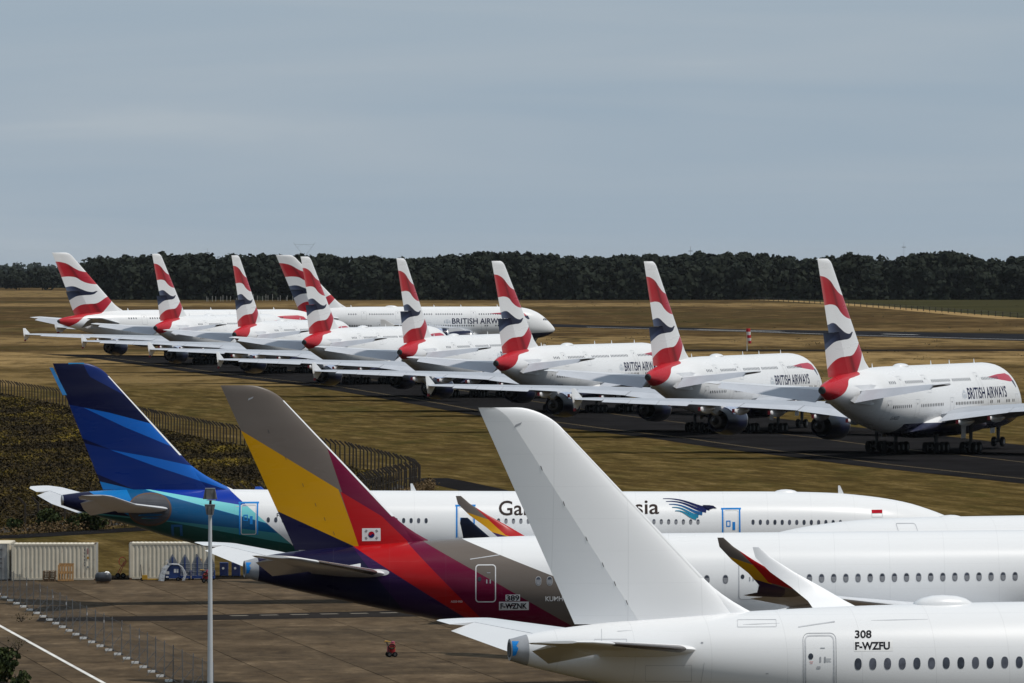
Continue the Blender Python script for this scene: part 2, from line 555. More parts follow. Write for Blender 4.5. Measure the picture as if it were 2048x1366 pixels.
WHEEL = {}
def wheel_mesh(r, w):
    key = (r, w)
    if key not in WHEEL:
        mb = MB()
        mb.lathe([(-w / 2, r * .55), (-w / 2, r * .86), (-w * .36, r * .97), (-w * .15, r), (w * .15, r), (w * .36, r * .97), (w / 2, r * .86), (w / 2, r * .55)], 'y', 20)
        mb.cur = 1
        mb.lathe([(-w * .52, r * .5), (-w * .40, r * .2), (w * .40, r * .2), (w * .52, r * .5)], 'y', 14)
        WHEEL[key] = mb.mesh('wheel', [M['rubber'], M['hub']], 40)
    return WHEEL[key]

def gear(root, x, y, rows, r, w, track, ztop, spacing, door=None):
    mb = MB()
    mb.tube((x, y, r), (x, y, ztop), .20, .27, 10)
    mb.tube((x, y, r + .9), (x + 1.3, y, ztop), .09, .09, 6)
    mb.tube((x, y, r + .7), (x - .5, y, r + 1.6), .07, .07, 6)
    if rows > 1:
        mb.tube((x - spacing * (rows - 1) / 2, y, r), (x + spacing * (rows - 1) / 2, y, r), .16, .16, 8)
    for i in range(rows):
        xx = x + spacing * (i - (rows - 1) / 2)
        mb.tube((xx, y - track / 2, r), (xx, y + track / 2, r), .10, .10, 8)
    lg = mb.build('landing_gear', M['hub'], root, 40)
    wm = wheel_mesh(r, w)
    for i in range(rows):
        for s_ in (-1, 1):
            obj('wheel', wm, lg, (x + spacing * (i - (rows - 1) / 2), y + s_ * track / 2, r))
    if door:
        d = MB(); yy = y + door
        d.loft([[(x - 1.0, yy - .03, ztop), (x + 1.0, yy - .03, ztop), (x + 1.0, yy + .03, ztop), (x - 1.0, yy + .03, ztop)],
                [(x - .8, yy - .03, r + 1.1), (x + .7, yy - .03, r + 1.1), (x + .7, yy + .03, r + 1.1), (x - .8, yy + .03, r + 1.1)]])
        d.build('gear_door', M['light_grey'], lg)
    return lg

def engine(root, xf, y, z, r, ln, zpyl, xpyl, mat, film=False):
    mb = MB()
    mb.lathe([(xf - .05, r * .80), (xf, r * .86), (xf - .12, r * .93), (xf - .6, r * .985), (xf - ln * .35, r), (xf - ln * .7, r * .93),
              (xf - ln, r * .74), (xf - ln + .02, r * .70), (xf - ln * .75, r * .66)], 'x', 32, (0, y, z), cap=False)
    e = mb.build('engine', mat, root, 50)
    c = MB()
    c.lathe([(xf - ln * .6, r * .66), (xf - ln * .95, r * .55), (xf - ln * 1.12, r * .42), (xf - ln * 1.13, r * .25), (xf - ln * 1.3, r * .06)], 'x', 20, (0, y, z))
    c.build('exhaust_cone', M['dark_metal'], e, 40)
    f_ = MB()
    f_.lathe([(xf - .35, r * .80), (xf - .36, r * .3), (xf - .1, .02)], 'x', 24, (0, y, z))
    f_.build('intake_cover', M['red_cover'], e, 30)
    lip = MB().lathe([(xf - .55, r * .988), (xf - .12, r * .94), (xf + .01, r * .87), (xf - .1, r * .80)], 'x', 32, (0, y, z), cap=False)
    lip.build('intake_lip', M['metal'], e, 60)
    p = MB()
    p.loft([[(xf - 1.2, y - .12, z + r * .9), (xf - 1.2, y + .12, z + r * .9), (xf - 1.0, y, z + r * .9)],
            [(xf - ln * .6, y - .28, z + r * .6), (xf - ln * .6, y + .28, z + r * .6), (xf - ln * .55, y, zpyl + .35)],
            [(xpyl - 1.5, y - .28, z + r * .4), (xpyl - 1.5, y + .28, z + r * .4), (xpyl - 1.5, y, zpyl + .1)],
            [(xpyl - 4.5, y - .05, zpyl - .5), (xpyl - 4.5, y + .05, zpyl - .5), (xpyl - 4.5, y, zpyl - .2)]])
    p.build('pylon', M['light_grey'], e)
    if film:
        s_ = 1 if y < 0 else 1
        b = MB(); n_ = 10; rings = []
        for xk, rr in ((xf - ln * .28, r * 1.012), (xf - ln * .52, r * .995), (xf - ln * .74, r * .935)):
            rings.append([(xk, y + rr * math.sin(R(-62 + 84 * i / n_)), z + rr * math.cos(R(-62 + 84 * i / n_))) for i in range(n_ + 1)])
        vs = [p_ for q in rings for p_ in q]; m_ = n_ + 1
        b.add(vs, [(k * m_ + i, k * m_ + i + 1, (k + 1) * m_ + i + 1, (k + 1) * m_ + i) for k in range(2) for i in range(n_)])
        b.build('protective_film', M['film'], e, 60)
    return e

def canoe(parent, x0, x1, y, z, r, red=True):
    mb = MB()
    prof = [(0, .04), (.06, .35), (.2, .75), (.45, 1), (.7, .85), (.9, .45), (1, .05)]
    rings = []
    for t, k in prof:
        x = x0 + (x1 - x0) * t
        rings.append([(x, y + r * .5 * k * math.cos(a), z - .12 * math.sin(math.pi * t) + r * k * math.sin(a)) for a in [2 * math.pi * i / 10 for i in range(10)]])
    c = mb.loft(rings).build('flap_fairing', M['white'], parent, 50)
    if red:
        MB().box(x0 - .03, x0 + .12, y - r * .30, y + r * .30, z - r * .45, z + r * .45).build('red_cover', M['red_cover'], c)
    return c

def blade(parent, x, z, h=.45, ln=.45, y=0):
    MB().loft([[(x + ln / 2, y - .03, z - .05), (x + ln / 2, y + .03, z - .05), (x - ln / 2, y + .03, z - .05), (x - ln / 2, y - .03, z - .05)],
               [(x - ln * .2, y - .015, z + h), (x - ln * .2, y + .015, z + h), (x - ln * .55, y + .015, z + h), (x - ln * .55, y - .015, z + h)]]).build('antenna', M['white'], parent)
def dome(parent, x, z, ln, w, h, y=0):
    mb = MB(); rings = []
    for t, k in ((-1, .02), (-.92, .38), (-.7, .72), (-.35, .95), (0, 1), (.45, .9), (.75, .66), (.93, .35), (1, .02)):
        rings.append([(x + t * ln / 2, y + w / 2 * (k ** .6) * math.cos(a), z - .08 + h * k * math.sin(a)) for a in [math.pi * i / 10 for i in range(11)]])
    mb.loft(rings).build('satellite_dome', M['white'], parent, 60)

def fin_secs(zt, zb, le, te, t0, t1, rnd=.9, rx=1.2, k=8):
    """le, te: functions of z"""
    zs = [zb + (zt - rnd - zb) * i / 6 for i in range(7)] + [zt - rnd + rnd * math.sin(math.pi / 2 * i / k) for i in range(1, k + 1)]
    out = []
    for z in zs:
        q = max(0, (z - (zt - rnd)) / rnd)
        l = le(z) - rx * (1 - math.sqrt(max(0, 1 - q * q)))
        f_ = (z - zb) / (zt - zb)
        thick = (t0 + (t1 - t0) * f_) * (le(z) - te(z)) * (1 - .75 * q ** 4)
        out.append((z, l, l - te(z), 0.0, thick / (l - te(z))))
    return out

def build_fin(root, zt, zb, zr, le, te, t0, t1, hinge, mat, split=None, defl=0.0, low_defl=0.0, rnd=.9, rx=1.2, fillet=None, strip=None, name='fin'):
    secs = fin_secs(zt, zb, le, te, t0, t1, rnd, rx)
    fin = foil(secs, 0, hinge, 'y', 16).build('fin', mat, root, 40)
    r0 = cut_secs(secs, zr, zt)
    if split:
        a = [(s_[0] if i else s_[0] + .03, *s_[1:]) for i, s_ in enumerate(cut_secs(secs, split, zt))]
        b = cut_secs(secs, zr, split - .03)
        foil(a, hinge - .004, 1, 'y', 8, droop=defl or 1e-6).build('rudder', mat, fin, 40)
        foil(b, hinge - .004, 1, 'y', 8, droop=low_defl or 1e-6).build('rudder', mat, fin, 40)
    else:
        foil(r0, hinge - .004, 1, 'y', 8, droop=defl or 1e-6).build('rudder', mat, fin, 40)
    if fillet:
        zf, ext, th = fillet
        fs = []
        for i in range(9):
            z = zb + (zf - zb) * i / 8
            q = 1 - i / 8
            l = le(z) + ext * q * q
            c = l - (le(z) - 2.5)
            fs.append((z, l, c, 0.0, th * (.4 + .6 * q) / c))
        foil(fs, 0, 1, 'y', 10).build('dorsal_fillet', fillet_mat if (fillet_mat := mat) else mat, fin, 50)
    if strip:
        z0, z1, m_ = strip
        foil([(s_[0], s_[1] + .012, *s_[2:]) for s_ in cut_secs(secs, z0, z1)], 0, .028, 'y', 8, grow=1.03).build('leading_edge_strip', m_, fin, 60)
    return fin

def trimmed(mb, trim):
    if trim: mb.v = [(x, y, z - trim * (x - 5)) for x, y, z in mb.v]
    return mb
def tailplane(root, secs, sgn, hinge, droop, mat, emat, span_el, name='tailplane', trim=0.0):
    tp = trimmed(foil(secs, 0, hinge, 'z', 14, sgn=sgn), trim).build(name, mat, root, 40)
    a, b = span_el
    trimmed(foil(cut_secs(secs, a, b), hinge + .01, 1, 'z', 8, droop=droop, sgn=sgn), trim).build('elevator', emat, tp, 40)
    if b < secs[-1][0] - .1:
        trimmed(foil(cut_secs(secs, b + .03, secs[-1][0]), hinge, 1, 'z', 8, sgn=sgn), trim).build('tip', mat, tp, 40)
    return tp

# ------------------------------------------------------------------ the double-deck airliner
JB = Body(top=[(1.8, 8.82), (3, 9.2), (6, 9.72), (10, 10.25), (16, 10.7), (24, 10.88), (60, 10.88), (63, 10.72), (65.5, 10.3), (67.6, 9.5), (69.4, 8.35), (70.8, 7.1), (71.8, 6.0), (72.3, 5.35), (72.5, 4.95)],
          bot=[(1.8, 7.85), (4, 7.15), (8, 6.05), (14, 4.55), (20, 3.3), (25, 2.65), (30, 2.42), (62, 2.42), (66, 2.55), (69, 2.95), (71, 3.6), (72, 4.25), (72.5, 4.85)],
          hw=[(1.8, .45), (3.5, .95), (6, 1.5), (10, 2.2), (15, 2.85), (20, 3.25), (26, 3.5), (32, 3.57), (60, 3.57), (63, 3.5), (66, 3.2), (68.5, 2.65), (70.3, 2.0), (71.5, 1.3), (72.2, .7), (72.5, .05)],
          mid=[(0, .5), (14, .46), (24, .43), (60, .43), (68, .42), (72.5, .45)])
def build_jumbo():
    root = empty('double_deck_airliner')
    fus = obj('fuselage', JB.skin('fuselage', M['jumbo_skin'], 1.8, 72.5), root)
    side = lambda x, z: JB.side(x, z, -1, .010)
    side2 = lambda x, z: JB.side(x, z, -1, .018)
    port = lambda x, z: JB.side(x, z, 1, .010)
    # cabin windows: each some three pixels, kept together
    up = [(18.4, 4), (23.8, 11), (33.2, 12), (41.0, 12), (52.2, 11)]
    lo = [(18.6, 10), (27.6, 14), (40.4, 18), (53.6, 2), (56.4, 2), (59.8, 3), (62.4, 2)]
    polys = [oval(x + .6 * i, 8.98, .14, .21, 8) for x, k in up for i in range(k)] + [oval(x + .6 * i, 6.05, .15, .22, 8) for x, k in lo for i in range(k)]
    tag(wrap('cabin_windows', decal_bm(polys), side, M['glass'], fus, step=9), kind='stuff')
    tag(wrap('cabin_windows', decal_bm(polys), port, M['glass'], fus, step=9), kind='stuff')
    for x in (21.6, 30.4, 50.0):
        wrap('door', decal_bm([frame(x, x + 1.35, 7.55, 9.75, .22, .05)]), side, M['door_line'], fus)
    for x in (16.6, 25.6, 38.2, 52.6, 63.9):
        wrap('door', decal_bm([frame(x, x + 1.35, 4.6, 6.85, .22, .05)]), side, M['door_line'], fus)
    for x, z in ((22.3, 9.3), (31.1, 9.3), (50.7, 9.3), (17.0, 6.3), (26.2, 6.3), (38.8, 6.3)):
        wrap('door_window', decal_bm([oval(x, z, .09, .13, 8)]), side2, M['glass'], fus, step=9)
    wrap('lettering', text_bm('BRITISH', 1.36, 6.7, bold=.02, space=1.04), side, M['navy_ink'], fus, 45.0, 6.55)
    wrap('lettering', text_bm('AIRWAYS', 1.36, 7.75, bold=.02, space=1.04), side, M['navy_ink'], fus, 52.3, 6.55)
    # crest beside the lettering: shield, crown, supporters
    wrap('crest', decal_bm([[(43.4, 6.75), (43.75, 6.5), (44.1, 6.75), (44.1, 7.15), (43.4, 7.15)], [(43.45, 7.3), (44.05, 7.3), (44.15, 7.7), (43.9, 7.5), (43.75, 7.78), (43.6, 7.5), (43.35, 7.7)],
                            [(42.95, 6.6), (43.25, 6.75), (43.2, 7.5), (42.9, 7.2)], [(44.25, 6.75), (44.55, 6.6), (44.6, 7.2), (44.3, 7.5)]]), side, M['crest'], fus)
    wrap('registration', text_bm('G-XLED', .42, 2.1), side, M['navy_ink'], fus, 19.2, 4.45)
    # flight deck panes
    panes = [[(69.0, 7.35), (69.45, 7.35), (69.38, 7.85), (69.1, 7.75)], [(69.55, 7.35), (70.0, 7.32), (69.78, 7.86), (69.48, 7.88)], [(70.08, 7.3), (70.5, 7.2), (70.1, 7.62), (69.9, 7.8)]]
    for p in panes:
        wrap('flight_deck_pane', decal_bm([p]), lambda x, z: JB.side(x, z, -1, .02), M['glass'], fus, step=.15)
        wrap('flight_deck_pane', decal_bm([p]), lambda x, z: JB.side(x, z, 1, .02), M['glass'], fus, step=.15)
    dome(fus, 29.8, 10.86, 3.2, 1.7, .42)
    for x in (19.5, 41, 48, 57.5): blade(fus, x, float(JB.at(x)[0]), .5, .35)
    MB().lathe([(2.2, .50), (1.72, .46), (1.66, .40)], 'x', 20, (0, 0, 8.32)).build('exhaust_ring', M['hub'], fus, 40)
    MB().lathe([(1.75, .30), (1.45, .28), (1.46, .2)], 'x', 16, (0, 0, 8.36)).build('exhaust_pipe', M['black'], fus, 40)
    # belly fairing
    BF = Body(top=[(27, 3.0), (31, 4.6), (36, 5.3), (48, 5.2), (52, 4.4), (55.5, 3.0)], bot=[(27, 2.6), (31, 2.05), (36, 1.85), (48, 1.85), (52, 2.1), (55.5, 2.5)],
              hw=[(27, 2.3), (30, 3.45), (36, 4.0), (48, 4.0), (52, 3.5), (55.5, 2.2)])
    MB().loft([BF.ring(27 + 28.5 * i / 30, 40) for i in range(31)]).build('belly_fairing', M['jumbo_skin'], root, 60)
    # fin and rudders
    le = lambda z: 4.5 + .97 * (24 - z); te = lambda z: .4225 * (24.1 - z)
    build_fin(root, 24.1, 9.0, 9.8, le, te, .085, .10, .66, M['jumbo_fin'], split=15.2, defl=R(2), low_defl=R(-11), rnd=.8, rx=1.0, fillet=(12.6, 3.2, .55))
    wrap('fin_code', text_bm('LED', .42, .95), lambda x, z: (x, -.24, z), M['ink'], root, 2.5, 22.9) if False else None
    for sg in (1, -1):
        hs = [(1.0, 17.4, 11.4, 7.75, .10), (2.4, 16.3, 10.3, 7.85, .10), (15.0, 5.4, 3.7, 9.15, .09), (15.25, 4.6, 2.6, 9.18, .07)]
        tailplane(root, hs, sg, .68, R(20), M['light_grey'], M['grey_paint'], (2.5, 13.6))
        MB().loft([[(18.2, sg * .6, 7.7), (17.4, sg * 2.35, 8.5), (12, sg * 2.55, 8.9), (8, sg * 1.7, 8.8), (6.5, sg * .6, 7.8)],
                   [(18.2, sg * .6, 7.6), (17.4, sg * 2.55, 6.9), (12, sg * 2.5, 6.4), (8, sg * 1.9, 6.7), (6.5, sg * .6, 7.7)]]).build('tailplane_fairing', M['light_grey'], root)
        ws = [(2.4, 51.3, 19.6, 4.0, .125), (3.8, 50.2, 18.7, 4.25, .125), (14, 42.8, 12.6, 5.45, .105), (26, 34.1, 8.0, 6.1, .095), (38.2, 25.2, 4.6, 6.55, .09), (39.8, 23.6, 3.4, 6.6, .08)]
        w = foil(ws, 0, .80, 'z', 18, camber=.012, sgn=sg).build('wing', M['wing_grey'], root, 40)
        for a, b, d, nm in ((4.3, 13.7, 5, 'flap'), (13.8, 20.6, 4, 'flap'), (20.7, 26.6, 4, 'flap'), (26.7, 30.2, 13, 'aileron'), (30.25, 33.4, 13, 'aileron'), (33.45, 36.4, 12, 'aileron'), (36.45, 39.6, 1, 'wing_tip')):
            foil(cut_secs(ws, a, b), .803, 1, 'z', 6, droop=R(d), camber=.012, sgn=sg).build(nm, M['grey_paint'], w, 40)
        foil([(4.64 + .0, 24.3, 1.2, 0, .06)] and [(5.35, 22.2, 1.3, sg * 39.9, .07), (6.6, 23.9, 3.6, sg * 39.85, .07), (7.95, 21.4, 1.2, sg * 39.95, .07)], 0, 1, 'y', 8).build('wing_fence', M['white'], w, 50)
        MB().box(20.9, 21.5, sg * 39.9 - .08, sg * 39.9 + .08, 5.1, 5.5).build('red_cover', M['red_cover'], w)
        for yy, dx in ((7.2, 3.6), (11.5, 3.2), (16.8, 2.9), (21.0, 2.6), (25.0, 2.4)):
            s_ = lerp_secs(ws, yy); xt = s_[1] - s_[2]
            canoe(w, xt - .9, xt + dx + 2.2, sg * yy, s_[3] - .62, .52)
        for yy, xf, z, in ((14.9, 48.0, 3.05), (25.7, 40.0, 3.75)):
            s_ = lerp_secs(ws, yy)
            engine(root, xf, sg * yy, z, 1.85, 6.2, s_[3] - .15, s_[1], M['navy_nacelle'], film=(yy > 20))
        gear(root, 38.3, sg * 6.2, 2, .70, .52, 1.5, 4.6, 1.75, door=-sg * .95)
        gear(root, 35.4, sg * 2.65, 3, .70, .52, 1.53, 2.6, 1.7)
    gear(root, 67.0, 0, 1, .64, .45, 1.15, 3.2, 0, door=.75)
    return root

FLEET = [  # x, y, height, heading (degrees from the view axis), label
    (36.39, 835.5, -.73, 22.78, 'white double-deck airliner at the right end of the row, nearest of the red-tailed jets'),
    (17.85, 950.3, -1.12, 21.09, 'white double-deck airliner second from the right end of the red-tailed row'),
    (-3.18, 1076.2, -1.13, 23.50, 'white double-deck airliner third from the right end of the red-tailed row'),
    (-19.43, 1173.9, -.73, 18.44, 'white double-deck airliner in the middle of the row, fourth from the right end'),
    (-38.87, 1285.5, -.42, 21.43, 'white double-deck airliner whose fin overlaps the fin of the jet parked crosswise behind'),
    (-55.86, 1392.6, -.16, 17.80, 'white double-deck airliner third from the left end of the red-tailed row'),
    (-76.49, 1486.6, .19, 21.59, 'white double-deck airliner second from the left end of the red-tailed row'),
    (-105.33, 1602.6, .54, 60.12, 'white double-deck airliner at the far left end, turned side-on with broad striped fin'),
    (-60.18, 1783.4, .05, 79.17, 'white double-deck airliner parked crosswise behind the row, its nose showing at right'),
]
jumbo = build_jumbo()
for i, (x, y, z, th, lab) in enumerate(FLEET):
    o = jumbo if i == 0 else copy_tree(jumbo)
    o.location = (x, y, z)
    o.rotation_euler = (0, 0, R(90 - th))
    tag(o, lab, 'airliner', 'parked double-deck airliners with wavy red and blue fins')

# ------------------------------------------------------------------ liveries of the near jets
def geo_skin(name, layers, base=WHITE, rough=.28, fin=False, dirt=.05):
    """straight-edged colour fields, later layers over earlier ones"""
    n = NT(name); x, y, z = n.obj_xyz()
    if not fin:
        x = n.math('MULTIPLY_ADD', n.math('ABSOLUTE', y), .2217, x)
    col = base
    for pts, c in layers:
        col = n.mix(n.poly(x, z, pts), col, c)
    return paint_finish(n, col, n.math('ADD', x, z) if fin else x, z, rough, 40 if fin else 3.2, dirt)

TAUPE, YEL, MAG, RED, NVY, PUR = (.130, .108, .093), (.48, .235, .002), (.120, .0015, .026), (.36, .004, .006), (.005, .004, .028), (.024, .004, .048)
a_ = lambda p: (p[0], .351 + .9806 * p[1])
def asiana(fin):
    L_ = []
    P = lambda *pts: [a_(p) for p in pts]
    if fin:
        L_.append((P((-3, 20), (20, 20), (20, 5), (-3, 5)), TAUPE))
        L_.append((P((1.21 - 2, 14.43 + 1.24), (6.62, 11.09), (7.87, 7.68), (8.2, 6.5), (-1, 6.5)), YEL))
        L_.append((P((3.31 - 2, 9.83 + .94), (7.87, 7.68), (8.6, 5.5), (1, 5.5)), NVY))
        L_.append((P((5.55, 14.88), (12, 14.88), (16, 6), (8.41, 6)), MAG))
        L_.append((P((6.72, 10.98), (9.08, 9.55), (10.7, 7.97), (12.8, 5.9), (8.42, 5.9)), RED))
    else:
        L_.append((P((-2, 12), (13.3, 8.4), (20.2, 5.66), (27.6, 2.7), (30, 0), (-2, 0)), TAUPE))
        L_.append((P((-2, 12), (10.9, 8.6), (11.97, 8.0), (15.8, 5.75), (20, 3.43), (25, .6), (-2, .6)), MAG))
        L_.append((P((-2, 12), (9.5, 9.2), (10.7, 7.97), (13.7, 5.2), (18.6, .6), (-2, .6)), RED))
        L_.append((P((-2, 12), (6.5, 8.5), (7.87, 7.65), (12.4, 4.76), (18.5, .8), (-2, .8)), PUR))
        L_.append((P((-2, 12), (5.5, 9.5), (7.5, 7.95), (9.24, 5.7), (10.3, 4.4), (13.4, .6), (-2, .6)), NVY))
    return L_
M['asiana_fin'] = geo_skin('diagonal_colour_fin', asiana(True), TAUPE, .3, True, .04)
M['asiana_skin'] = geo_skin('diagonal_colour_skin', asiana(False), WHITE, .26, False, .05)
M['asiana_winglet'] = geo_skin('diagonal_colour_winglet', [
    ([(15, 12), (30, 12), (30, 5), (15, 5)], TAUPE),
    ([(15, 9.7), (20.6, 8.8), (22.5, 8.15), (23.6, 7.0), (24, 5), (15, 5)], YEL),
    ([(15, 8.1), (22.2, 7.55), (24.2, 6.95), (25, 5), (15, 5)], PUR),
    ([(21.5, 8.95), (22.3, 8.95), (27, 7.0), (25.8, 6.6), (23.2, 7.3)], RED)], TAUPE, .3, True, .02)

gz = lambda p: (p[0], .345 + .976 * p[1])
DKN, MID, LBL, ROY, CYN, AQU, TEA, LTE, GRN = (.0012, .003, .030), (.0015, .017, .125), (.005, .105, .44), (.0015, .028, .28), (.004, .15, .42), (.17, .54, .57), (.004, .075, .19), (.040, .21, .23), (.003, .060, .054)
def garuda(fin):
    P = lambda *pts: [gz(p) for p in pts]
    W_ = (P((9.98 - 3.4, 9.94 + 2.94), (9.98, 9.94), (16, 4.73), (20, 1.2), (40, 1.2), (40, 14)), WHITE)
    L_ = []
    if fin:
        L_.append((P((2.4, 16.2), (2.6, 15.89), (5.6, 14.27), (10, 11.9), (10, 18), (1.6, 18)), MID))
        L_.append((P((-1, 14.2), (1.21, 13.92), (3.93, 13.35), (7.48, 12.39), (12, 11.1), (14, 6), (-1, 6)), MID))
        L_.append((P((2.13, 13.72), (3.93, 13.35), (7.48, 12.39), (12, 11.1), (12, 9.4), (9.1, 10.59), (5.07, 12.3)), LBL))
        L_.append((P((1.2, 11.92), (4.05, 10.72), (1.2, 11.45)), DKN))
        L_.append((P((4.0, 10.72), (6.83, 10.19), (10.4, 9.4), (14, 8.6), (14, 7.3), (11.8, 7.97), (7.26, 9.5)), LBL))
        L_.append((P((2.2, 9.4), (3.19, 8.97), (5.8, 7.97), (5.8, 6.5), (2.2, 6.5)), DKN))
        L_.append((P((2.2, 8.75), (3.45, 8.44), (5.9, 7.93), (5.9, 6.5), (2.2, 6.5)), CYN))
        L_.append(W_)
        return L_
    L_.append((P((-2, 12), (20, 12), (20, 0), (-2, 0)), ROY))
    L_.append((P((-2, 9.4), (6.4, 7.97), (13.1, 6.82), (22, 5.3), (22, 0), (-2, 0)), AQU))
    L_.append((P((-2, 10.2), (6.7, 7.85), (13.1, 6.07), (22, 3.6), (22, 0), (-2, 0)), CYN))
    L_.append((P((5.0, 8.28), (6.7, 7.82), (13.1, 6.05), (22, 3.58), (22, 0), (9.5, 0)), TEA))
    L_.append((P((-2, 6.55), (2.0, 6.4), (8.3, 5.70), (13.1, 5.15), (22, 4.0), (22, 0), (-2, 0)), LTE))
    L_.append((P((-2, 6.35), (2.0, 6.25), (8.3, 5.62), (10.4, 5.22), (16, 4.16), (22, 3.0), (22, 0), (-2, 0)), GRN))
    L_.append((P((-2, 9), (1.0, 8.7), (2.6, 7.75), (5.5, 6.0), (3.2, 6.25), (-2, 6.8)), DKN))
    L_.append(W_)
    return L_
M['garuda_fin'] = geo_skin('blue_shard_fin', garuda(True), DKN, .3, True, .03)
M['garuda_skin'] = geo_skin('blue_shard_skin', garuda(False), WHITE, .26, False, .05)
M['garuda_winglet_far'] = plain('blue_winglet', (.006, .07, .40), .3, coat=.3)
M['garuda_winglet'] = plain('navy_winglet', (.004, .016, .05), .25, coat=.3)
M['plate_grey'] = plain('grey_plate', (.055, .058, .068), .5, spec=.2)
M['brown_rim'] = plain('brown_rim', (.10, .062, .046), .6, spec=.2)
M['pearl'] = plain('pearl_underside', (.62, .60, .57), .3, 0, .03, coat=.2)
M['dark_edge'] = plain('dark_leading_edge', (.16, .14, .13), .25, .7)  # metal strip; shading and reflected ground put into its dark brownish colour

# ------------------------------------------------------------------ the near twin jets (two outlines)
AB = Body(top=[(1.36, 7.28), (2.5, 7.55), (4.5, 7.82), (8, 8.12), (12, 8.35), (18, 8.55), (24, 8.62), (55, 8.62), (58, 8.5), (60.5, 8.1), (62.5, 7.4), (64, 6.5), (65.2, 5.6), (65.9, 4.9), (66.1, 4.5)],
          bot=[(1.36, 6.38), (2.2, 6.12), (4.2, 5.62), (6.5, 5.1), (10.7, 4.2), (16, 3.2), (20, 2.75), (24, 2.55), (30, 2.5), (56, 2.5), (60, 2.6), (63, 2.95), (65, 3.6), (66.1, 4.4)],
          hw=[(1.36, .42), (2.5, .78), (6.5, 1.55), (10.7, 2.2), (16, 2.7), (22, 2.93), (26, 2.98), (55, 2.98), (58, 2.9), (61, 2.5), (63.5, 1.85), (65, 1.2), (65.9, .55), (66.1, .05)])
BB = Body(top=[(.7, 7.72), (2.4, 7.92), (6, 8.07), (13, 7.99), (20, 7.87), (45, 7.58), (52, 7.52), (56, 7.4), (59, 7.12), (61.5, 6.7), (63.5, 6.1), (65.5, 5.25), (66.9, 4.3), (67.4, 3.5)],
          bot=[(.7, 6.98), (1.67, 6.63), (5.7, 5.5), (9, 4.5), (12, 3.75), (17, 2.9), (22, 2.4), (26, 2.25), (45, 1.95), (57, 1.9), (62, 2.1), (65, 2.55), (67.4, 3.4)],
          hw=[(.7, .38), (2.4, .8), (6, 1.5), (10, 2.05), (15, 2.5), (20, 2.75), (24, 2.82), (55, 2.82), (59, 2.65), (62.2, 2.2), (64.8, 1.55), (66.6, .8), (67.4, .05)])

AB.skew, BB.skew = .2217, .253

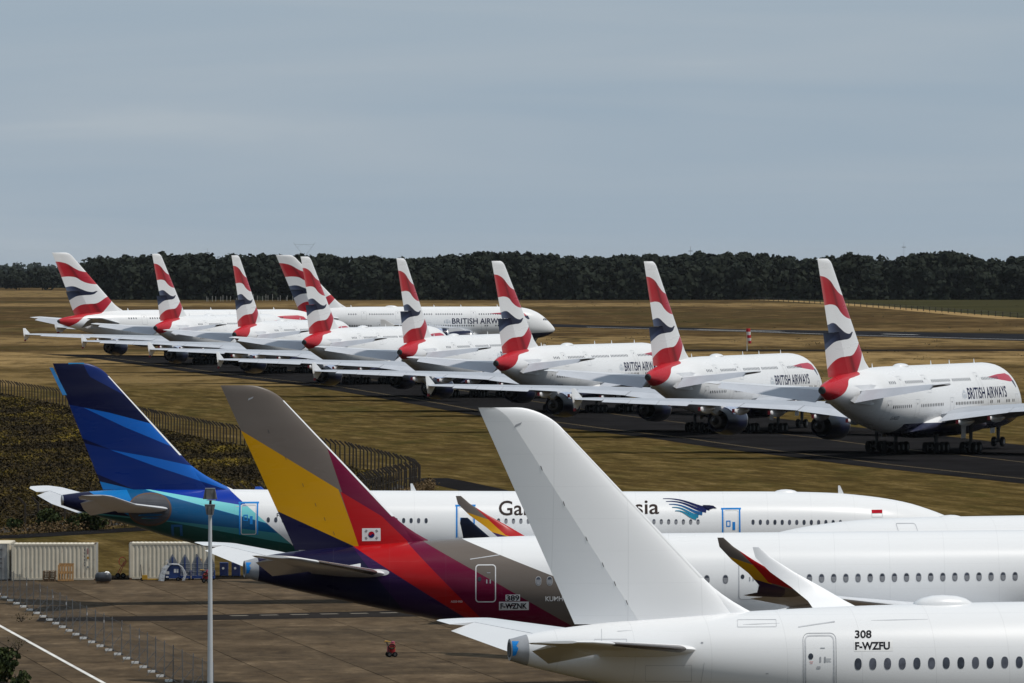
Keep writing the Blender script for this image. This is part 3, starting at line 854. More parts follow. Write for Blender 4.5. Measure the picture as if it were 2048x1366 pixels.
def twin_jet(name, kind, skin, fin_mat, strip, hmat, emat, defl, near_wl, far_wl, trim=0.0):
    root = empty(name)
    B = AB if kind == 'A' else BB
    x0, x1 = (1.36, 66.1) if kind == 'A' else (.7, 67.4)
    fus = obj('fuselage', B.skin('fuselage', skin, x0, x1, .6, 72), root)
    if kind == 'A':
        le = lambda z: 2.75 + .965 * (17.05 - z); te = lambda z: 4.26 * (17.05 - z) / 9.3
        fin = build_fin(root, 17.05, 7.2, 7.86, le, te, .10, .10, .63, fin_mat, defl=defl, rnd=.8, rx=1.1, fillet=(9.7, 2.2, .55), strip=strip)
        hs = [(.6, 9.9, 7.3, 6.72, .085), (1.9, 8.95, 6.4, 6.85, .085), (9.1, 2.85, 2.75, 7.62, .075), (9.4, 2.1, 1.8, 7.65, .06)]
        ws = [(2.2, 46.0, 13.2, 3.5, .12), (3.2, 45.2, 12.6, 3.7, .12), (11, 39.2, 7.8, 4.6, .11), (22, 31.2, 4.5, 5.75, .10), (29.6, 25.6, 3.2, 6.55, .09)]
        wl = [(0, 29.6, 25.6, 3.2, 6.55), (1, 30.7, 25.2, 2.35, 6.74), (2, 31.5, 24.55, 1.8, 7.15), (3, 32.0, 23.5, 1.45, 7.8), (4, 32.25, 22.25, 1.15, 8.5), (5, 32.38, 21.15, .75, 9.2), (6, 32.42, 20.6, .32, 9.68)]
        er, ez, ey, exf = 1.95, 2.55, 10.3, 46.5
    else:
        le = lambda z: 3.1 + .93 * (16.8 - z); te = lambda z: 3.5 * (16.8 - z) / 8.7
        fin = build_fin(root, 16.8, 7.3, 8.05, le, te, .10, .10, .66, fin_mat, defl=defl, rnd=.75, rx=.95, fillet=(10.0, 2.6, .6), strip=strip)
        hs = [(.6, 8.6, 6.2, 6.6, .085), (1.8, 7.7, 5.4, 6.75, .085), (6.0, 4.7, 3.7, 7.2, .08), (9.3, 2.45, 2.4, 7.88, .075), (9.7, 1.7, 1.5, 8.0, .06)]
        ws = [(2.2, 43.0, 12.4, 3.0, .12), (3.2, 42.2, 11.8, 3.15, .12), (10, 37.4, 8.0, 3.8, .11), (20, 31.0, 5.0, 4.3, .10), (29.6, 25.0, 2.9, 4.85, .09)]
        wl = [(0, 29.6, 25.0, 2.9, 4.85), (1, 30.6, 24.4, 2.5, 5.05), (2, 31.4, 23.6, 2.1, 5.5), (3, 31.8, 22.8, 1.5, 6.1), (4, 32.0, 22.0, .9, 6.75), (5, 32.05, 21.6, .45, 7.1)]
        er, ez, ey, exf = 1.9, 2.3, 9.4, 45.0
    for sg in (-1, 1):
        tp = tailplane(root, hs, sg, .66, R(15), hmat, emat, (2.2, hs[-2][0] - 1.1), trim=trim)
        if kind == 'A':
            trimmed(foil([(s_[0], s_[1] + .012, *s_[2:]) for s_ in cut_secs(hs, 2.6, 7.6)], 0, .05, 'z', 8, grow=1.03, sgn=sg), trim).build('leading_edge_strip', M['dark_edge'], tp, 60)
        w = foil(ws, 0, .78, 'z', 16, camber=.012, sgn=sg).build('wing', M['light_grey'], root, 40)
        for a, b, d, nm in ((3.6, 10.9, 4, 'flap'), (11, 20.5, 4, 'flap'), (20.6, 28.5, 10, 'aileron'), (28.55, 29.6, 0.5, 'wing_tip')):
            foil(cut_secs(ws, a, b), .783, 1, 'z', 6, droop=R(d), camber=.012, sgn=sg).build(nm, M['light_grey'], w, 40)
        rings = []
        for i, (k, yy, xl, ch, zz) in enumerate(wl):
            j0, j1 = wl[max(0, i - 1)], wl[min(len(wl) - 1, i + 1)]
            dy, dz = j1[1] - j0[1], j1[4] - j0[4]
            l_ = math.hypot(dy, dz); ny, nz = -dz / l_, dy / l_
            cs = [.5 - .5 * math.cos(math.pi * q / 8) for q in range(9)]
            up = [(c, naca(c, .085) * ch) for c in cs[::-1]] + [(c, -naca(c, .085) * ch) for c in cs[1:]]
            rings.append([(xl - c * ch, sg * (yy + h * ny), zz + h * nz) for c, h in up])
        MB().loft(rings).build('winglet', (near_wl if sg < 0 else far_wl), w, 45)
        for yy in (7.5, 15, 21.5):
            s_ = lerp_secs(ws, yy); xt = s_[1] - s_[2]
            canoe(w, xt - .8, xt + 4.0, sg * yy, s_[3] - .45, .42, False)
        s_ = lerp_secs(ws, ey)
        engine(root, exf, sg * ey, ez, er, 5.8, s_[3] - .1, s_[1], M['white'])
        gear(root, 33.5, sg * 5.3, 2, .68, .5, 1.5, 3.6, 1.9)
    gear(root, 60.5, 0, 1, .55, .4, 1.0, 2.9, 0)
    bf = Body(top=[(26, 2.7), (30, 3.9), (36, 4.4), (44, 4.3), (48, 3.6), (51, 2.7)], bot=[(26, 2.4), (30, 1.9), (36, 1.65), (44, 1.65), (48, 1.9), (51, 2.3)],
              hw=[(26, 1.6), (29, 2.9), (36, 3.3), (44, 3.3), (48, 2.8), (51, 1.5)])
    MB().loft([bf.ring(26 + 25 * i / 24, 32) for i in range(25)]).build('belly_fairing', skin, root, 60)
    return root, fus, fin, B

def windows(fus, B, xs, z, a, b, sgn=-1, rim=None, shaded=None, blinds=False):
    """one pane per cabin window, each with its rim"""
    fn = lambda x, z_: B.side(x, z_, sgn, .012)
    fr = lambda x, z_: B.side(x, z_, sgn, .006)
    for i, x in enumerate(xs):
        zc = z(x) if callable(z) else z
        w = wrap('window', decal_bm([oval(x, zc, a, b, 16)]), fn, M['shade'] if shaded and i in shaded else M['glass'], fus, step=.12)
        if blinds:
            bp_ = [(u, v) for u, v in oval(x, zc, a * .9, b * .93, 20) if v < zc + b * .38]
            wrap('blind', decal_bm([bp_]), lambda q, z_: B.side(q, z_, sgn, .017), M['blind'], w, step=9)
        if rim:
            wrap('rim', decal_bm([(oval(x, zc, a + .03, b + .03, 16), oval(x, zc, a, b, 16))]), fr, rim, w, step=9)

def door_on(fus, B, x0, x1, z0, z1, mat, w=.05, r=.2, sgn=-1, extra=True):
    fn = lambda x, z: B.side(x, z, sgn, .010)
    d = wrap('door', decal_bm([frame(x0, x1, z0, z1, r, w)]), fn, mat, fus)
    if extra:
        zc = (z0 + z1) / 2 + .25; xc = x0 + (x1 - x0) * .2
        wrap('door_window', decal_bm([oval(xc, zc, .11, .13, 12, 2)]), lambda x, z: B.side(x, z, sgn, .014), M['glass'], d, step=9)
        wrap('handle', decal_bm([rrect(xc + .38, xc + .45, zc - .25, zc - .02, .02, 2), rrect(xc + .58, xc + .65, zc - .25, zc - .02, .02, 2), rrect(xc + .42, xc + .62, zc + .32, zc + .36, .01, 2)]),
             lambda x, z: B.side(x, z, sgn, .014), M['seam'], d, step=9)
    return d
def gutter(fus, B, p0, p1, mat):
    (x0, z0), (x1, z1) = p0, p1
    wrap('rain_gutter', decal_bm([[(x0, z0), (x1, z1), (x1, z1 + .045), (x0, z0 + .045)]]), lambda x, z: B.side(x, z, -1, .012), mat, fus)

TH = 77.5
def place(root, x, y, z, th=TH):
    root.location = (x, y, z); root.rotation_euler = (0, 0, R(90 - th))

# -- the plain white jet in front
wj, fus, fin, B = twin_jet('white_jet', 'A', M['white_skin'], M['white_fin'], (9.8, 16.0, M['white']), M['white'], M['white'], R(-7), M['white_fin'], M['white_fin'])
place(wj, -1.41, 294.7, .13)
tag(wj, 'plain white twin jet nearest the camera with an unpainted fin', 'airliner')
fn = lambda x, z: B.side(x, z, -1, .012)
windows(fus, B, [16.42 + .643 * i for i in range(14)], 6.2, .155, .245, shaded={1, 2, 3, 5, 8, 10})
door_on(fus, B, 14.1, 15.4, 5.15, 7.42, M['door_line'], .06, .22)
door_on(fus, B, 14.02, 15.48, 5.07, 7.50, M['seam'], .025, .26, extra=False)
gutter(fus, B, (13.85, 7.72), (15.45, 7.92), M['door_line'])
wrap('lettering', text_bm('308', .30, .73, .026, .03), fn, M['ink'], fus, 16.3, 7.28)
wrap('lettering', text_bm('F-WZFU', .30, 1.52, .035), fn, M['ink'], fus, 16.3, 6.80)
wrap('number_plate', decal_bm([rrect(16.25, 17.95, 6.72, 7.18, .02, 2)]), lambda x, z: B.side(x, z, -1, .006), M['plate_white'], fus)
dome(fus, 20.3, 8.58, 2.65, 1.2, .45)
wrap('access_panel', decal_bm([frame(11.2, 12.9, 7.75, 8.05, .03, .015), frame(5.0, 6.4, 6.6, 7.3, .03, .015), frame(7.2, 9.2, 5.5, 6.2, .03, .015)]), fn, M['door_line'], fus)

for (x, z, w_, h_, m_) in ((14.30, 6.30, .16, .02, 'flag_pale'), (14.32, 6.24, .12, .02, 'flag_pale'), (14.95, 6.42, .30, .02, 'seam'), (14.95, 6.36, .26, .02, 'seam'), (14.95, 6.30, .30, .02, 'seam'), (14.62, 6.02, .16, .10, 'door_line'),
                         (9.6, 7.1, .10, .06, 'seam'), (12.4, 5.8, .12, .05, 'door_line'), (3.4, 6.7, .08, .05, 'seam')):
    wrap('placard', decal_bm([[(x, z), (x + w_, z), (x + w_, z + h_), (x, z + h_)]]), lambda a, b: AB.side(a, b, -1, .014), M[m_], fus, step=9)
wrap('skin_seam', decal_bm([[(6.0, 7.60), (12, 7.86), (18, 7.98), (27, 8.0), (27, 8.018), (18, 7.998), (12, 7.878), (6.0, 7.618)]]), fn, M['door_line'], fus, step=9)
wrap('skin_seam', decal_bm([[(3.0, 5.95), (9, 5.25), (9, 5.268), (3.0, 5.968)]]), fn, M['door_line'], fus, step=9)
wrap('skin_seam', decal_bm([[(5.3, 6.9), (5.32, 6.9), (5.32, 7.7), (5.3, 7.7)]]), fn, M['door_line'], fus)
wrap('skin_seam', decal_bm([[(9.55, 5.2), (9.57, 5.2), (9.75, 6.3), (9.73, 6.3)]]), fn, M['door_line'], fus)
# -- the jet with the taupe, yellow and crimson fin
aj, fus, fin, B = twin_jet('striped_tail_jet', 'A', M['asiana_skin'], M['asiana_fin'], (9.7, 16.2, M['white']), M['white'], M['white'], R(1), M['asiana_winglet'], M['asiana_winglet'], trim=.07)
place(aj, -16.2, 389, -.66)
tag(aj, 'twin jet with taupe, yellow and crimson diagonal tail behind the plain white jet', 'airliner')
fn = lambda x, z: B.side(x, z, -1, .012)
windows(fus, B, [18.1 + .645 * i for i in range(16)] + [28.85] + [32.3 + .708 * i for i in range(22)], 6.12, .14, .23, rim=M['rim_grey'], blinds=True)
door_on(fus, B, 14.5, 15.68, 4.95, 7.06, M['white_line'], .06, .2)
door_on(fus, B, 29.6, 30.8, 4.95, 7.06, M['door_line'], .06, .2)
gutter(fus, B, (14.2, 7.32), (15.9, 7.55), M['door_line'])
wrap('number_plate', decal_bm([rrect(16.22, 17.05, 5.02, 5.38, .02, 2), rrect(15.85, 17.55, 4.50, 4.98, .02, 2)]), lambda x, z: B.side(x, z, -1, .008), M['white_line'], fus)
wrap('lettering', text_bm('389', .29, .74, .028), lambda x, z: B.side(x, z, -1, .016), M['ink'], fus, 16.27, 5.05)
wrap('lettering', text_bm('F-WZNK', .30, 1.52, .032), lambda x, z: B.side(x, z, -1, .016), M['ink'], fus, 15.93, 4.59)
wrap('lettering', text_bm('KUMHO', .26, 1.3, .02), fn, M['soft_white'], fus, 18.5, 5.0)
wrap('lettering', text_bm('ASIANA', .26, 1.4, .02), fn, M['soft_white'], fus, 20.0, 5.0)
wrap('lettering', text_bm('A350-900', .11, .66, .004), fn, M['soft_white'], fus, 13.1, 4.95)
wrap('trim_mark', decal_bm([[(6.47, 6.90), (7.97, 6.90), (7.97, 7.14), (7.9, 7.14)]]), fn, M['white_line'], fus, step=.1)
wrap('trim_mark', decal_bm([oval(8.8, 6.64, .8, .19, 18)]), fn, M['white_line'], fus, step=.1)
# national flag on the fin
def fin_side(off):
    def f_(x, z):
        le = 2.75 + .965 * (17.05 - z); te = 4.26 * (17.05 - z) / 9.3
        c = (le - x) / (le - te)
        return (x, -(naca(c, .10) * (le - te) + off), z)
    return f_
fl = wrap('flag', decal_bm([rrect(7.95, 9.0, 8.34, 9.05, .01, 2)]), fin_side(.012), M['white_line'], fin)
M['flag_red'] = plain('flag_red', (.36, .006, .018), .7, spec=.04); M['flag_blue'] = plain('flag_blue', (.006, .014, .09), .7, spec=.04)
cx, cz, rr = 8.475, 8.695, .18
def arc(c, r, a0, a1, k=12): return [(c[0] + r * math.cos(R(a0 + (a1 - a0) * i / k)), c[1] + r * math.sin(R(a0 + (a1 - a0) * i / k))) for i in range(k + 1)]
t0 = -30
ux, uz = math.cos(R(t0)), math.sin(R(t0))
wrap('flag_disc', decal_bm([arc((cx, cz), rr, t0 + 180, t0 + 360)]), fin_side(.020), M['flag_blue'], fl, step=9)
wrap('flag_disc', decal_bm([arc((cx, cz), rr, t0, t0 + 180), arc((cx - ux * rr / 2, cz - uz * rr / 2), rr / 2, t0 + 180, t0 + 360)]), fin_side(.022), M['flag_red'], fl, step=9)
wrap('flag_disc', decal_bm([arc((cx + ux * rr / 2, cz + uz * rr / 2), rr / 2, t0, t0 + 180)]), fin_side(.025), M['flag_blue'], fl, step=9)
for sx, sz, ang in ((-1, 1, 56), (1, 1, -56), (-1, -1, -56), (1, -1, 56)):
    bars = []
    for k in (-1, 0, 1):
        px, pz = cx + sx * (.30 + .0) + 0, cz + sz * .20
        dx, dz = math.cos(R(ang)), math.sin(R(ang)); nx, nz = -dz, dx
        o_ = k * .042
        for q in (((-.075, -.006), (.006, .075)) if (k == 0 and sx * sz > 0) or (k != 0 and sx * sz < 0 and sx > 0) else ((-.075, .075),)):
            bars.append([(px + nx * o_ + dx * q[0] - nx * .012, pz + nz * o_ + dz * q[0] - nz * .012), (px + nx * o_ + dx * q[1] - nx * .012, pz + nz * o_ + dz * q[1] - nz * .012),
                         (px + nx * o_ + dx * q[1] + nx * .012, pz + nz * o_ + dz * q[1] + nz * .012), (px + nx * o_ + dx * q[0] + nx * .012, pz + nz * o_ + dz * q[0] + nz * .012)])
    wrap('flag_bars', decal_bm(bars), fin_side(.02), M['ink'], fl, step=9)

# grey exhaust collars with blue tape on both, rudder hinge covers
def tail_collar(root_fus, B):
    xs = (1.33, 1.5, 2.05)
    MB().loft([[(x, y * 1.03, z + (z - 6.84) * .02) for (_, y, z) in B.ring(max(x, 1.36), 40)] for x in xs]).build('exhaust_collar', M['collar_grey'], root_fus, 50)
    fn = lambda x, z: (lambda p: (p[0], p[1] * 1.05 - .02, p[2]))(B.side(max(x, 1.37), z, -1, .02, True))
    wrap('tape_patch', decal_bm([[(1.30, 6.60), (1.50, 6.62), (1.60, 6.92), (1.52, 7.02), (1.66, 7.20), (1.32, 7.20)]]), fn, M['tape'], root_fus, step=.1)
    MB().lathe([(1.40, .33), (1.30, .32), (1.31, .22)], 'x', 18, (0, 0, 6.83)).build('exhaust_pipe', M['dark_metal'], root_fus, 40)
def hinge_covers(fin, zs):
    for z in zs:
        le = 2.75 + .965 * (17.05 - z); te = 4.26 * (17.05 - z) / 9.3
        x = le - .63 * (le - te)
        wrap('hinge_slot', decal_bm([[(x - .03, z + .08), (x + .0, z + .08), (x + .07, z - .11), (x + .04, z - .11)]]), fin_side(.012), M['dark_metal'], fin, step=9)
for rt in (wj, aj):
    fu = [c for c in rt.children if c.name.startswith('fuselage')][0]; fi = [c for c in rt.children if c.name.startswith('fin')][0]
    tail_collar(fu, AB)
    hinge_covers(fi, (14.5, 13.0, 11.5, 10.4, 9.6, 8.8))
    wrap('fin_marking', decal_bm([[(1.52, 16.2), (1.78, 16.33), (1.84, 16.43), (1.56, 16.32)]]), fin_side(.012), M['seam'], fi, step=9)

# -- the jet with the blue shard fin
gj, fus, fin, B = twin_jet('blue_tail_jet', 'B', M['garuda_skin'], M['garuda_fin'], (10.4, 15.9, M['white']), M['light_grey'], M['light_grey'], R(1), M['garuda_winglet'], M['garuda_winglet_far'])
place(gj, -31.7, 483, -.6, 75.8)
tag(gj, 'twin jet with deep blue shard-patterned fin and teal tail, farthest of the near jets', 'airliner')
fn = lambda x, z: B.side(x, z, -1, .012)
wz = lambda x: 5.95 - .0135 * (x - 15)
for lo_, hi_ in ((15.3, 27.6), (31.2, 47.0), (50.2, 57.5)):
    windows(fus, B, [lo_ + .535 * i for i in range(int((hi_ - lo_) / .535))], wz, .115, .18, blinds=(lo_ > 20 and lo_ < 50), shaded={2, 5, 6, 9, 12, 13, 16, 20, 22, 25})
for x0, z0 in ((13.25, 4.93), (28.7, 4.6), (47.95, 4.22)):
    d = door_on(fus, B, x0 + .1, x0 + 1.2, z0, z0 + 2.1, M['white_line'], .05, .15, extra=False)
    tp = [[(x0 - .08, z0 + 2.14), (x0 + 1.38, z0 + 2.14), (x0 + 1.38, z0 + 2.26), (x0 - .08, z0 + 2.26)], [(x0 - .03, z0), (x0 + .08, z0), (x0 + .08, z0 + 2.14), (x0 - .03, z0 + 2.14)],
          [(x0 + 1.22, z0), (x0 + 1.33, z0), (x0 + 1.33, z0 + 2.14), (x0 + 1.22, z0 + 2.14)]]
    wrap('tape_outline', decal_bm(tp), fn, M['tape'], d)
    wrap('tape_patch', decal_bm([frame(x0 + .28, x0 + .6, z0 + .95, z0 + 1.38, .02, .07, 2), rrect(x0 + .74, x0 + .94, z0 + .72, z0 + 1.28, .01, 2)]), lambda x, z: B.side(x, z, -1, .016), M['tape'], d)
wrap('tape_outline', decal_bm([[(8.4, 4.85), (8.58, 4.85), (8.58, 5.65), (8.4, 5.65)], [(9.02, 4.85), (9.2, 4.85), (9.2, 5.65), (9.02, 5.65)], [(8.58, 5.5), (9.02, 5.5), (9.02, 5.65), (8.58, 5.65)]]), fn, plain('dark_blue_tape', (.008, .10, .30), .6), fus)
wrap('lettering', text_bm('Garuda', .98, 4.5, .012), fn, M['gold_grey'], fus, 31.75, 6.12)
wrap('lettering', text_bm('Indonesia', .98, 6.6, .012), fn, M['gold_grey'], fus, 36.75, 6.12)
wrap('lettering', text_bm('F-WWYI', .30, 1.5, .008), fn, M['ink'], fus, 15.9, 6.1)
wrap('flag', decal_bm([rrect(58.95, 59.75, 6.0, 6.24, .005, 2)]), fn, M['flag_red'], fus)
wrap('flag', decal_bm([frame(58.95, 59.75, 5.72, 6.0, .005, .02, 2)]), fn, M['seam'], fus)
gutter(fus, B, (13.0, 6.85), (14.4, 6.93), M['door_line'])
# emblem: a bird's wing of five curved feathers and a head
def feather(p, w0, w1, k=10):
    """p: four control points of a bezier"""
    P0, P1, P2, P3 = [Vector((q[0], 0, q[1])) for q in p]; a, b = [], []
    for i in range(k + 1):
        t = i / k
        c = P0 * (1 - t) ** 3 + P1 * 3 * t * (1 - t) ** 2 + P2 * 3 * t * t * (1 - t) + P3 * t ** 3
        d = (P1 - P0) * 3 * (1 - t) ** 2 + (P2 - P1) * 6 * t * (1 - t) + (P3 - P2) * 3 * t * t
        d.normalize(); nn = Vector((-d.z, 0, d.x)); w = w0 + (w1 - w0) * t
        a.append(c + nn * w); b.append(c - nn * w)
    return [[(a[i].x, a[i].z), (a[i + 1].x, a[i + 1].z), (b[i + 1].x, b[i + 1].z), (b[i].x, b[i].z)] for i in range(k)]
ex, ez_ = 43.65, 6.9
E_ = lambda px, py: (ex + (px - 1329.0) / 27.75, 24.1 - (py - 515) / 28.65)
cols = [(.004, .008, .06), (.005, .012, .08), (.008, .08, .22), (.012, .16, .28), (.015, .19, .30)]
em = None
fe = [((1329, 1001), (1375, 1000), (1388, 1016), (1423, 1022)), ((1335, 1006.5), (1375, 1004), (1386, 1022), (1416, 1026)), ((1341, 1012), (1375, 1011), (1384, 1028), (1408, 1031)),
      ((1347, 1018), (1374, 1017), (1380, 1033), (1400, 1036)), ((1353, 1025), (1372, 1023), (1378, 1037), (1396, 1040))]
for k, (q, c) in enumerate(zip(fe, cols)):
    mt = plain('feather_paint', c, .6, spec=.05)
    o = wrap('emblem', decal_bm(feather([E_(*p) for p in q], .02, .115)), (lambda kk: (lambda x, z: B.side(x, z, -1, .012 + .006 * kk)))(k), mt, fus, step=9)
wrap('emblem', decal_bm([[E_(*p) for p in ((1408, 1014.5), (1422, 1015), (1430, 1016), (1438, 1021.5), (1431, 1020.5), (1424, 1022.5), (1416, 1021))]]), lambda x, z: B.side(x, z, -1, .05), plain('feather_head', DKN, .6, spec=.05), fus, step=9)
# tailplane root plate
wrap('tailplane_plate', decal_bm([oval(6.9, 6.72, 1.42, 1.02, 24, 2.2)]), lambda x, z: B.side(x, z, -1, .03), M['plate_grey'], fus)
wrap('tailplane_plate_rim', decal_bm([(oval(6.9, 6.70, 1.55, 1.14, 24, 2.2), oval(6.9, 6.72, 1.42, 1.02, 24, 2.2))]), lambda x, z: B.side(x, z, -1, .03), M['brown_rim'], fus)
dome(fus, 52.7, 7.47, 1.8, .9, .28)
blade(fus, 25.6, 7.8, .5, .4); blade(fus, 56.8, 7.36, .55, .4)
MB().lathe([(.9, .40), (.62, .36), (.6, .25)], 'x', 18, (0, 0, 7.34)).build('exhaust_ring', M['metal'], fus, 40)
# blue tape along the rudder's upper trailing edge and fin tip
MB().loft([[(-.22, -.03, 16.5), (.02, -.04, 16.5), (.02, .04, 16.5), (-.22, .03, 16.5)], [(.7, -.03, 14.6), (1.0, -.04, 14.6), (1.0, .04, 14.6), (.7, .03, 14.6)]]).build('tape_patch', plain('light_tape', (.02, .19, .48), .6), fin)
MB().box(1.1, 2.2, -.06, .06, 16.72, 16.83).build('tape_patch', plain('tip_tape', (.01, .28, .62), .5), fin)

# -- the white jet facing the other way, only its crown in view
oj, fus, fin, B = twin_jet('white_jet', 'B', M['white_skin'], M['white_fin'], None, M['light_grey'], M['light_grey'], R(1), M['white_fin'], M['white_fin'])
place(oj, 12.9 + 66 * .976, 444 + 66 * .216, -.6, TH + 180)
tag(oj, 'white jet facing left between the striped-tail jet and the blue-tail jet, only its roof showing', 'airliner')
fnp = lambda x, z: B.side(x, z, 1, .012)
wrap('door', decal_bm([frame(53.2, 54.5, 5.2, 7.2, .15, .04)]), fnp, M['door_line'], fus)
dome(fus, 50.5, 7.45, 1.8, .9, .28)

# ------------------------------------------------------------------ the ground
def grass_ground():
    n = NT('dry_airfield_grass'); x, y, z = n.obj_xyz()
    mp = n.new('ShaderNodeMapping'); mp.inputs['Rotation'].default_value = (0, 0, -.2); n.t.links.new(n.co, mp.inputs['Vector'])
    near = n.noise(1.0, 9, .72, vec=mp.outputs[0], mapscale=(.36, .075, 1), dist=.25)
    mid = n.noise(.035, 8, .68, mapscale=(2.6, .62, 1))
    big = n.noise(.006, 5, .6, mapscale=(1.3, .9, 1))
    fine = n.noise(2.2, 7, .75, mapscale=(1, .45, 1))
    c = n.ramp(near, [(.28, (.034, .024, .009)), (.42, (.062, .043, .015)), (.50, (.086, .060, .020)), (.58, (.122, .085, .031)), (.68, (.195, .136, .056))])
    c = n.mix(n.math('MULTIPLY', n.rng(mid, .52, .68), .6), c, (.034, .038, .010))            # greener patches
    c = n.mix(n.math('MULTIPLY', n.rng(mid, .46, .30), .6), c, (.044, .027, .011))            # worn brown
    # beyond the taxiway: long unmown bands, brown heath and bleached straw
    farz = n.rng(y, 1250, 1700)
    cf = n.ramp(mid, [(.28, (.034, .022, .011)), (.45, (.064, .041, .019)), (.58, (.098, .064, .028)), (.74, (.24, .16, .07))])
    cf = n.mix(n.math('MULTIPLY', n.rng(big, .50, .64), .75), cf, (.050, .042, .016))
    cf = n.mix(n.math('MULTIPLY', n.rng(big, .44, .32), .5), cf, (.22, .145, .062))
    c = n.mix(farz, c, cf)
    # bleached strips the mower left
    wob = n.math('MULTIPLY_ADD', n.noise(.02, 5, .65, mapscale=(1.6, .5, 1)), 260, y)
    for a, b, s_ in ((1300, 1420, .45), (1500, 1700, .85), (1850, 2060, .55), (2230, 2300, .3), (3300, 3520, .6), (4050, 4900, .5)):
        m = n.math('MULTIPLY', n.rng(wob, a + 130 - 40, a + 130 + 30), n.rng(wob, b + 130 + 40, b + 130 - 30))
        m = n.math('MULTIPLY', m, n.rng(mid, .34, .54))
        c = n.mix(n.math('MULTIPLY', m, s_), c, (.32, .215, .095))
    c = n.mix(n.math('MULTIPLY', n.rng(fine, .42, .66), .45), c, (.034, .023, .009))
    return n.finish(c, 1.0, spec=.0, bump=fine, bstr=.5, bdist=.15)
M['ground'] = grass_ground()
rows = list(np.arange(-300, 380, 40.0)) + list(np.arange(380, 1900, 4.0)) + list(np.arange(1900, 4000, 20.0)) + list(np.arange(4000, 12000, 200.0)) + [16000, 24000, 40000, 60000]
V, Fc = [], []
cols_ = [-1, -.25, -.06, 0, .06, .25, 1]
for r_ in rows:
    wdt = 900 + max(r_, 0) * 1.2
    for c_ in cols_: V.append((c_ * wdt, r_, float(g(r_))))
k = len(cols_)
for i in range(len(rows) - 1):
    for j in range(k - 1): Fc.append((i * k + j, i * k + j + 1, (i + 1) * k + j + 1, (i + 1) * k + j))
tag(obj('ground', mesh('ground', V, Fc, M['ground'], 180)), kind='structure')

def sheet(name, pts, dz, mat, step=4.0, kind='structure', parent=None):
    """a flat outline laid on the land"""
    bm = bmesh.new()
    bm.faces.new([bm.verts.new((p[0], p[1], 0)) for p in pts])
    bmesh.ops.triangulate(bm, faces=bm.faces)
    y0, y1 = min(p[1] for p in pts), max(p[1] for p in pts)
    yy = math.floor(y0 / step) * step + step
    while yy < y1:
        bmesh.ops.bisect_plane(bm, geom=bm.verts[:] + bm.edges[:] + bm.faces[:], plane_co=(0, yy, 0), plane_no=(0, 1, 0))
        yy += step
    for v in bm.verts: v.co.z = float(g(v.co.y)) + dz
    for f_ in bm.faces:
        if f_.normal.z < 0: f_.normal_flip()
    bm.normal_update()
    for f_ in bm.faces:
        if f_.normal.z < 0: f_.normal_flip()
    me = bpy.data.meshes.new(name); bm.to_mesh(me); bm.free(); me.materials.append(mat)
    o = obj(name, me, parent)
    if kind and parent is None: tag(o, kind=kind)
    return o
def ribbon(name, line, w, dz, mat, parent=None):
    """a strip of width w along a polyline"""
    Lp, Rp = [], []
    for i, p in enumerate(line):
        a = Vector(line[max(0, i - 1)]); b = Vector(line[min(len(line) - 1, i + 1)]); d = (b - a).normalized()
        nn = Vector((-d.y, d.x)) * (w / 2)
        Lp.append((p[0] + nn.x, p[1] + nn.y)); Rp.append((p[0] - nn.x, p[1] - nn.y))
    return sheet(name, Lp + Rp[::-1], dz, mat, parent=parent)

def asphalt(name, col, shine=.75):
    n = NT(name); x, y, z = n.obj_xyz()
    a = n.noise(.08, 5, .6); b = n.noise(1.2, 5, .7)
    st = n.noise(.05, 4, .6, mapscale=(1, .15, 1))
    c = n.mix(n.rng(a, .35, .68), tuple(v * .75 for v in col), tuple(v * 1.4 for v in col))
    c = n.mix(n.math('MULTIPLY', n.rng(b, .5, .8), .35), c, tuple(v * 2.2 for v in col))
    c = n.mix(n.math('MULTIPLY', n.rng(st, .55, .75), .5), c, tuple(v * .45 for v in col))
    return n.finish(c, n.rng(a, .3, .7, shine, .97), spec=.0)
M['asphalt'] = asphalt('old_asphalt', (.0125, .012, .0125), .95)
M['runway'] = asphalt('runway_asphalt', (.017, .0175, .020), .9)
M['yellow_line'] = plain('yellow_line', (.15, .10, .03), .9, 0, .4, .3)
M['white_mark_shine'] = plain('white_marking_shine', (.62, .60, .56), .8, 0, .2, .6)  # white of the markings, also used for the painted runway shine

near_edge = [(-112, 1668), (-98, 1605), (-84.8, 1533), (-57.7, 1392), (-38, 1301), (-9.9, 1118), (8.7, 1007), (19.6, 951), (29.4, 879), (39.5, 818), (54.8, 749), (66, 690), (84, 600)]
far_edge = [(p[0] + 41.5, p[1] + 8) for p in near_edge[1:]]
tag(sheet('taxiway', near_edge + far_edge[::-1], .03, M['asphalt']), kind='structure')
def offset_line(line, o): return [(p[0] + .98 * o, p[1] + .2 * o) for p in line]
ribbon('taxiway_edge_line', offset_line(near_edge[1:], 4.6), .17, .04, M['yellow_line'])
ribbon('taxiway_edge_line', offset_line(near_edge[1:], 5.0), .10, .04, M['yellow_line'])
ribbon('taxiway_centre_line', offset_line(near_edge[1:], 22.5), .22, .04, M['yellow_line'])
tag(sheet('runway', [(-70, 2640), (15, 2441), (76, 2270), (107, 2219), (156, 2132), (420, 1690), (420, 1560), (190, 1760), (156, 1905), (100.6, 2076), (73.3, 2189), (14.4, 2346), (-70, 2520)], .03, M['runway'], 20), kind='structure')
ribbon('runway_shine_strip', [(25, 2340), (75, 2200), (103, 2095), (160, 1935)], 1.1, .05, M['white_mark_shine'])  # thin shine along the runway, painted as a white strip
ribbon('runway_marking', [(60, 2262), (85, 2206)], 2.2, .05, M['white_mark_shine'])
ribbon('runway_marking', [(113, 2130), (122, 2108)], 2.2, .05, M['white_mark_shine'])
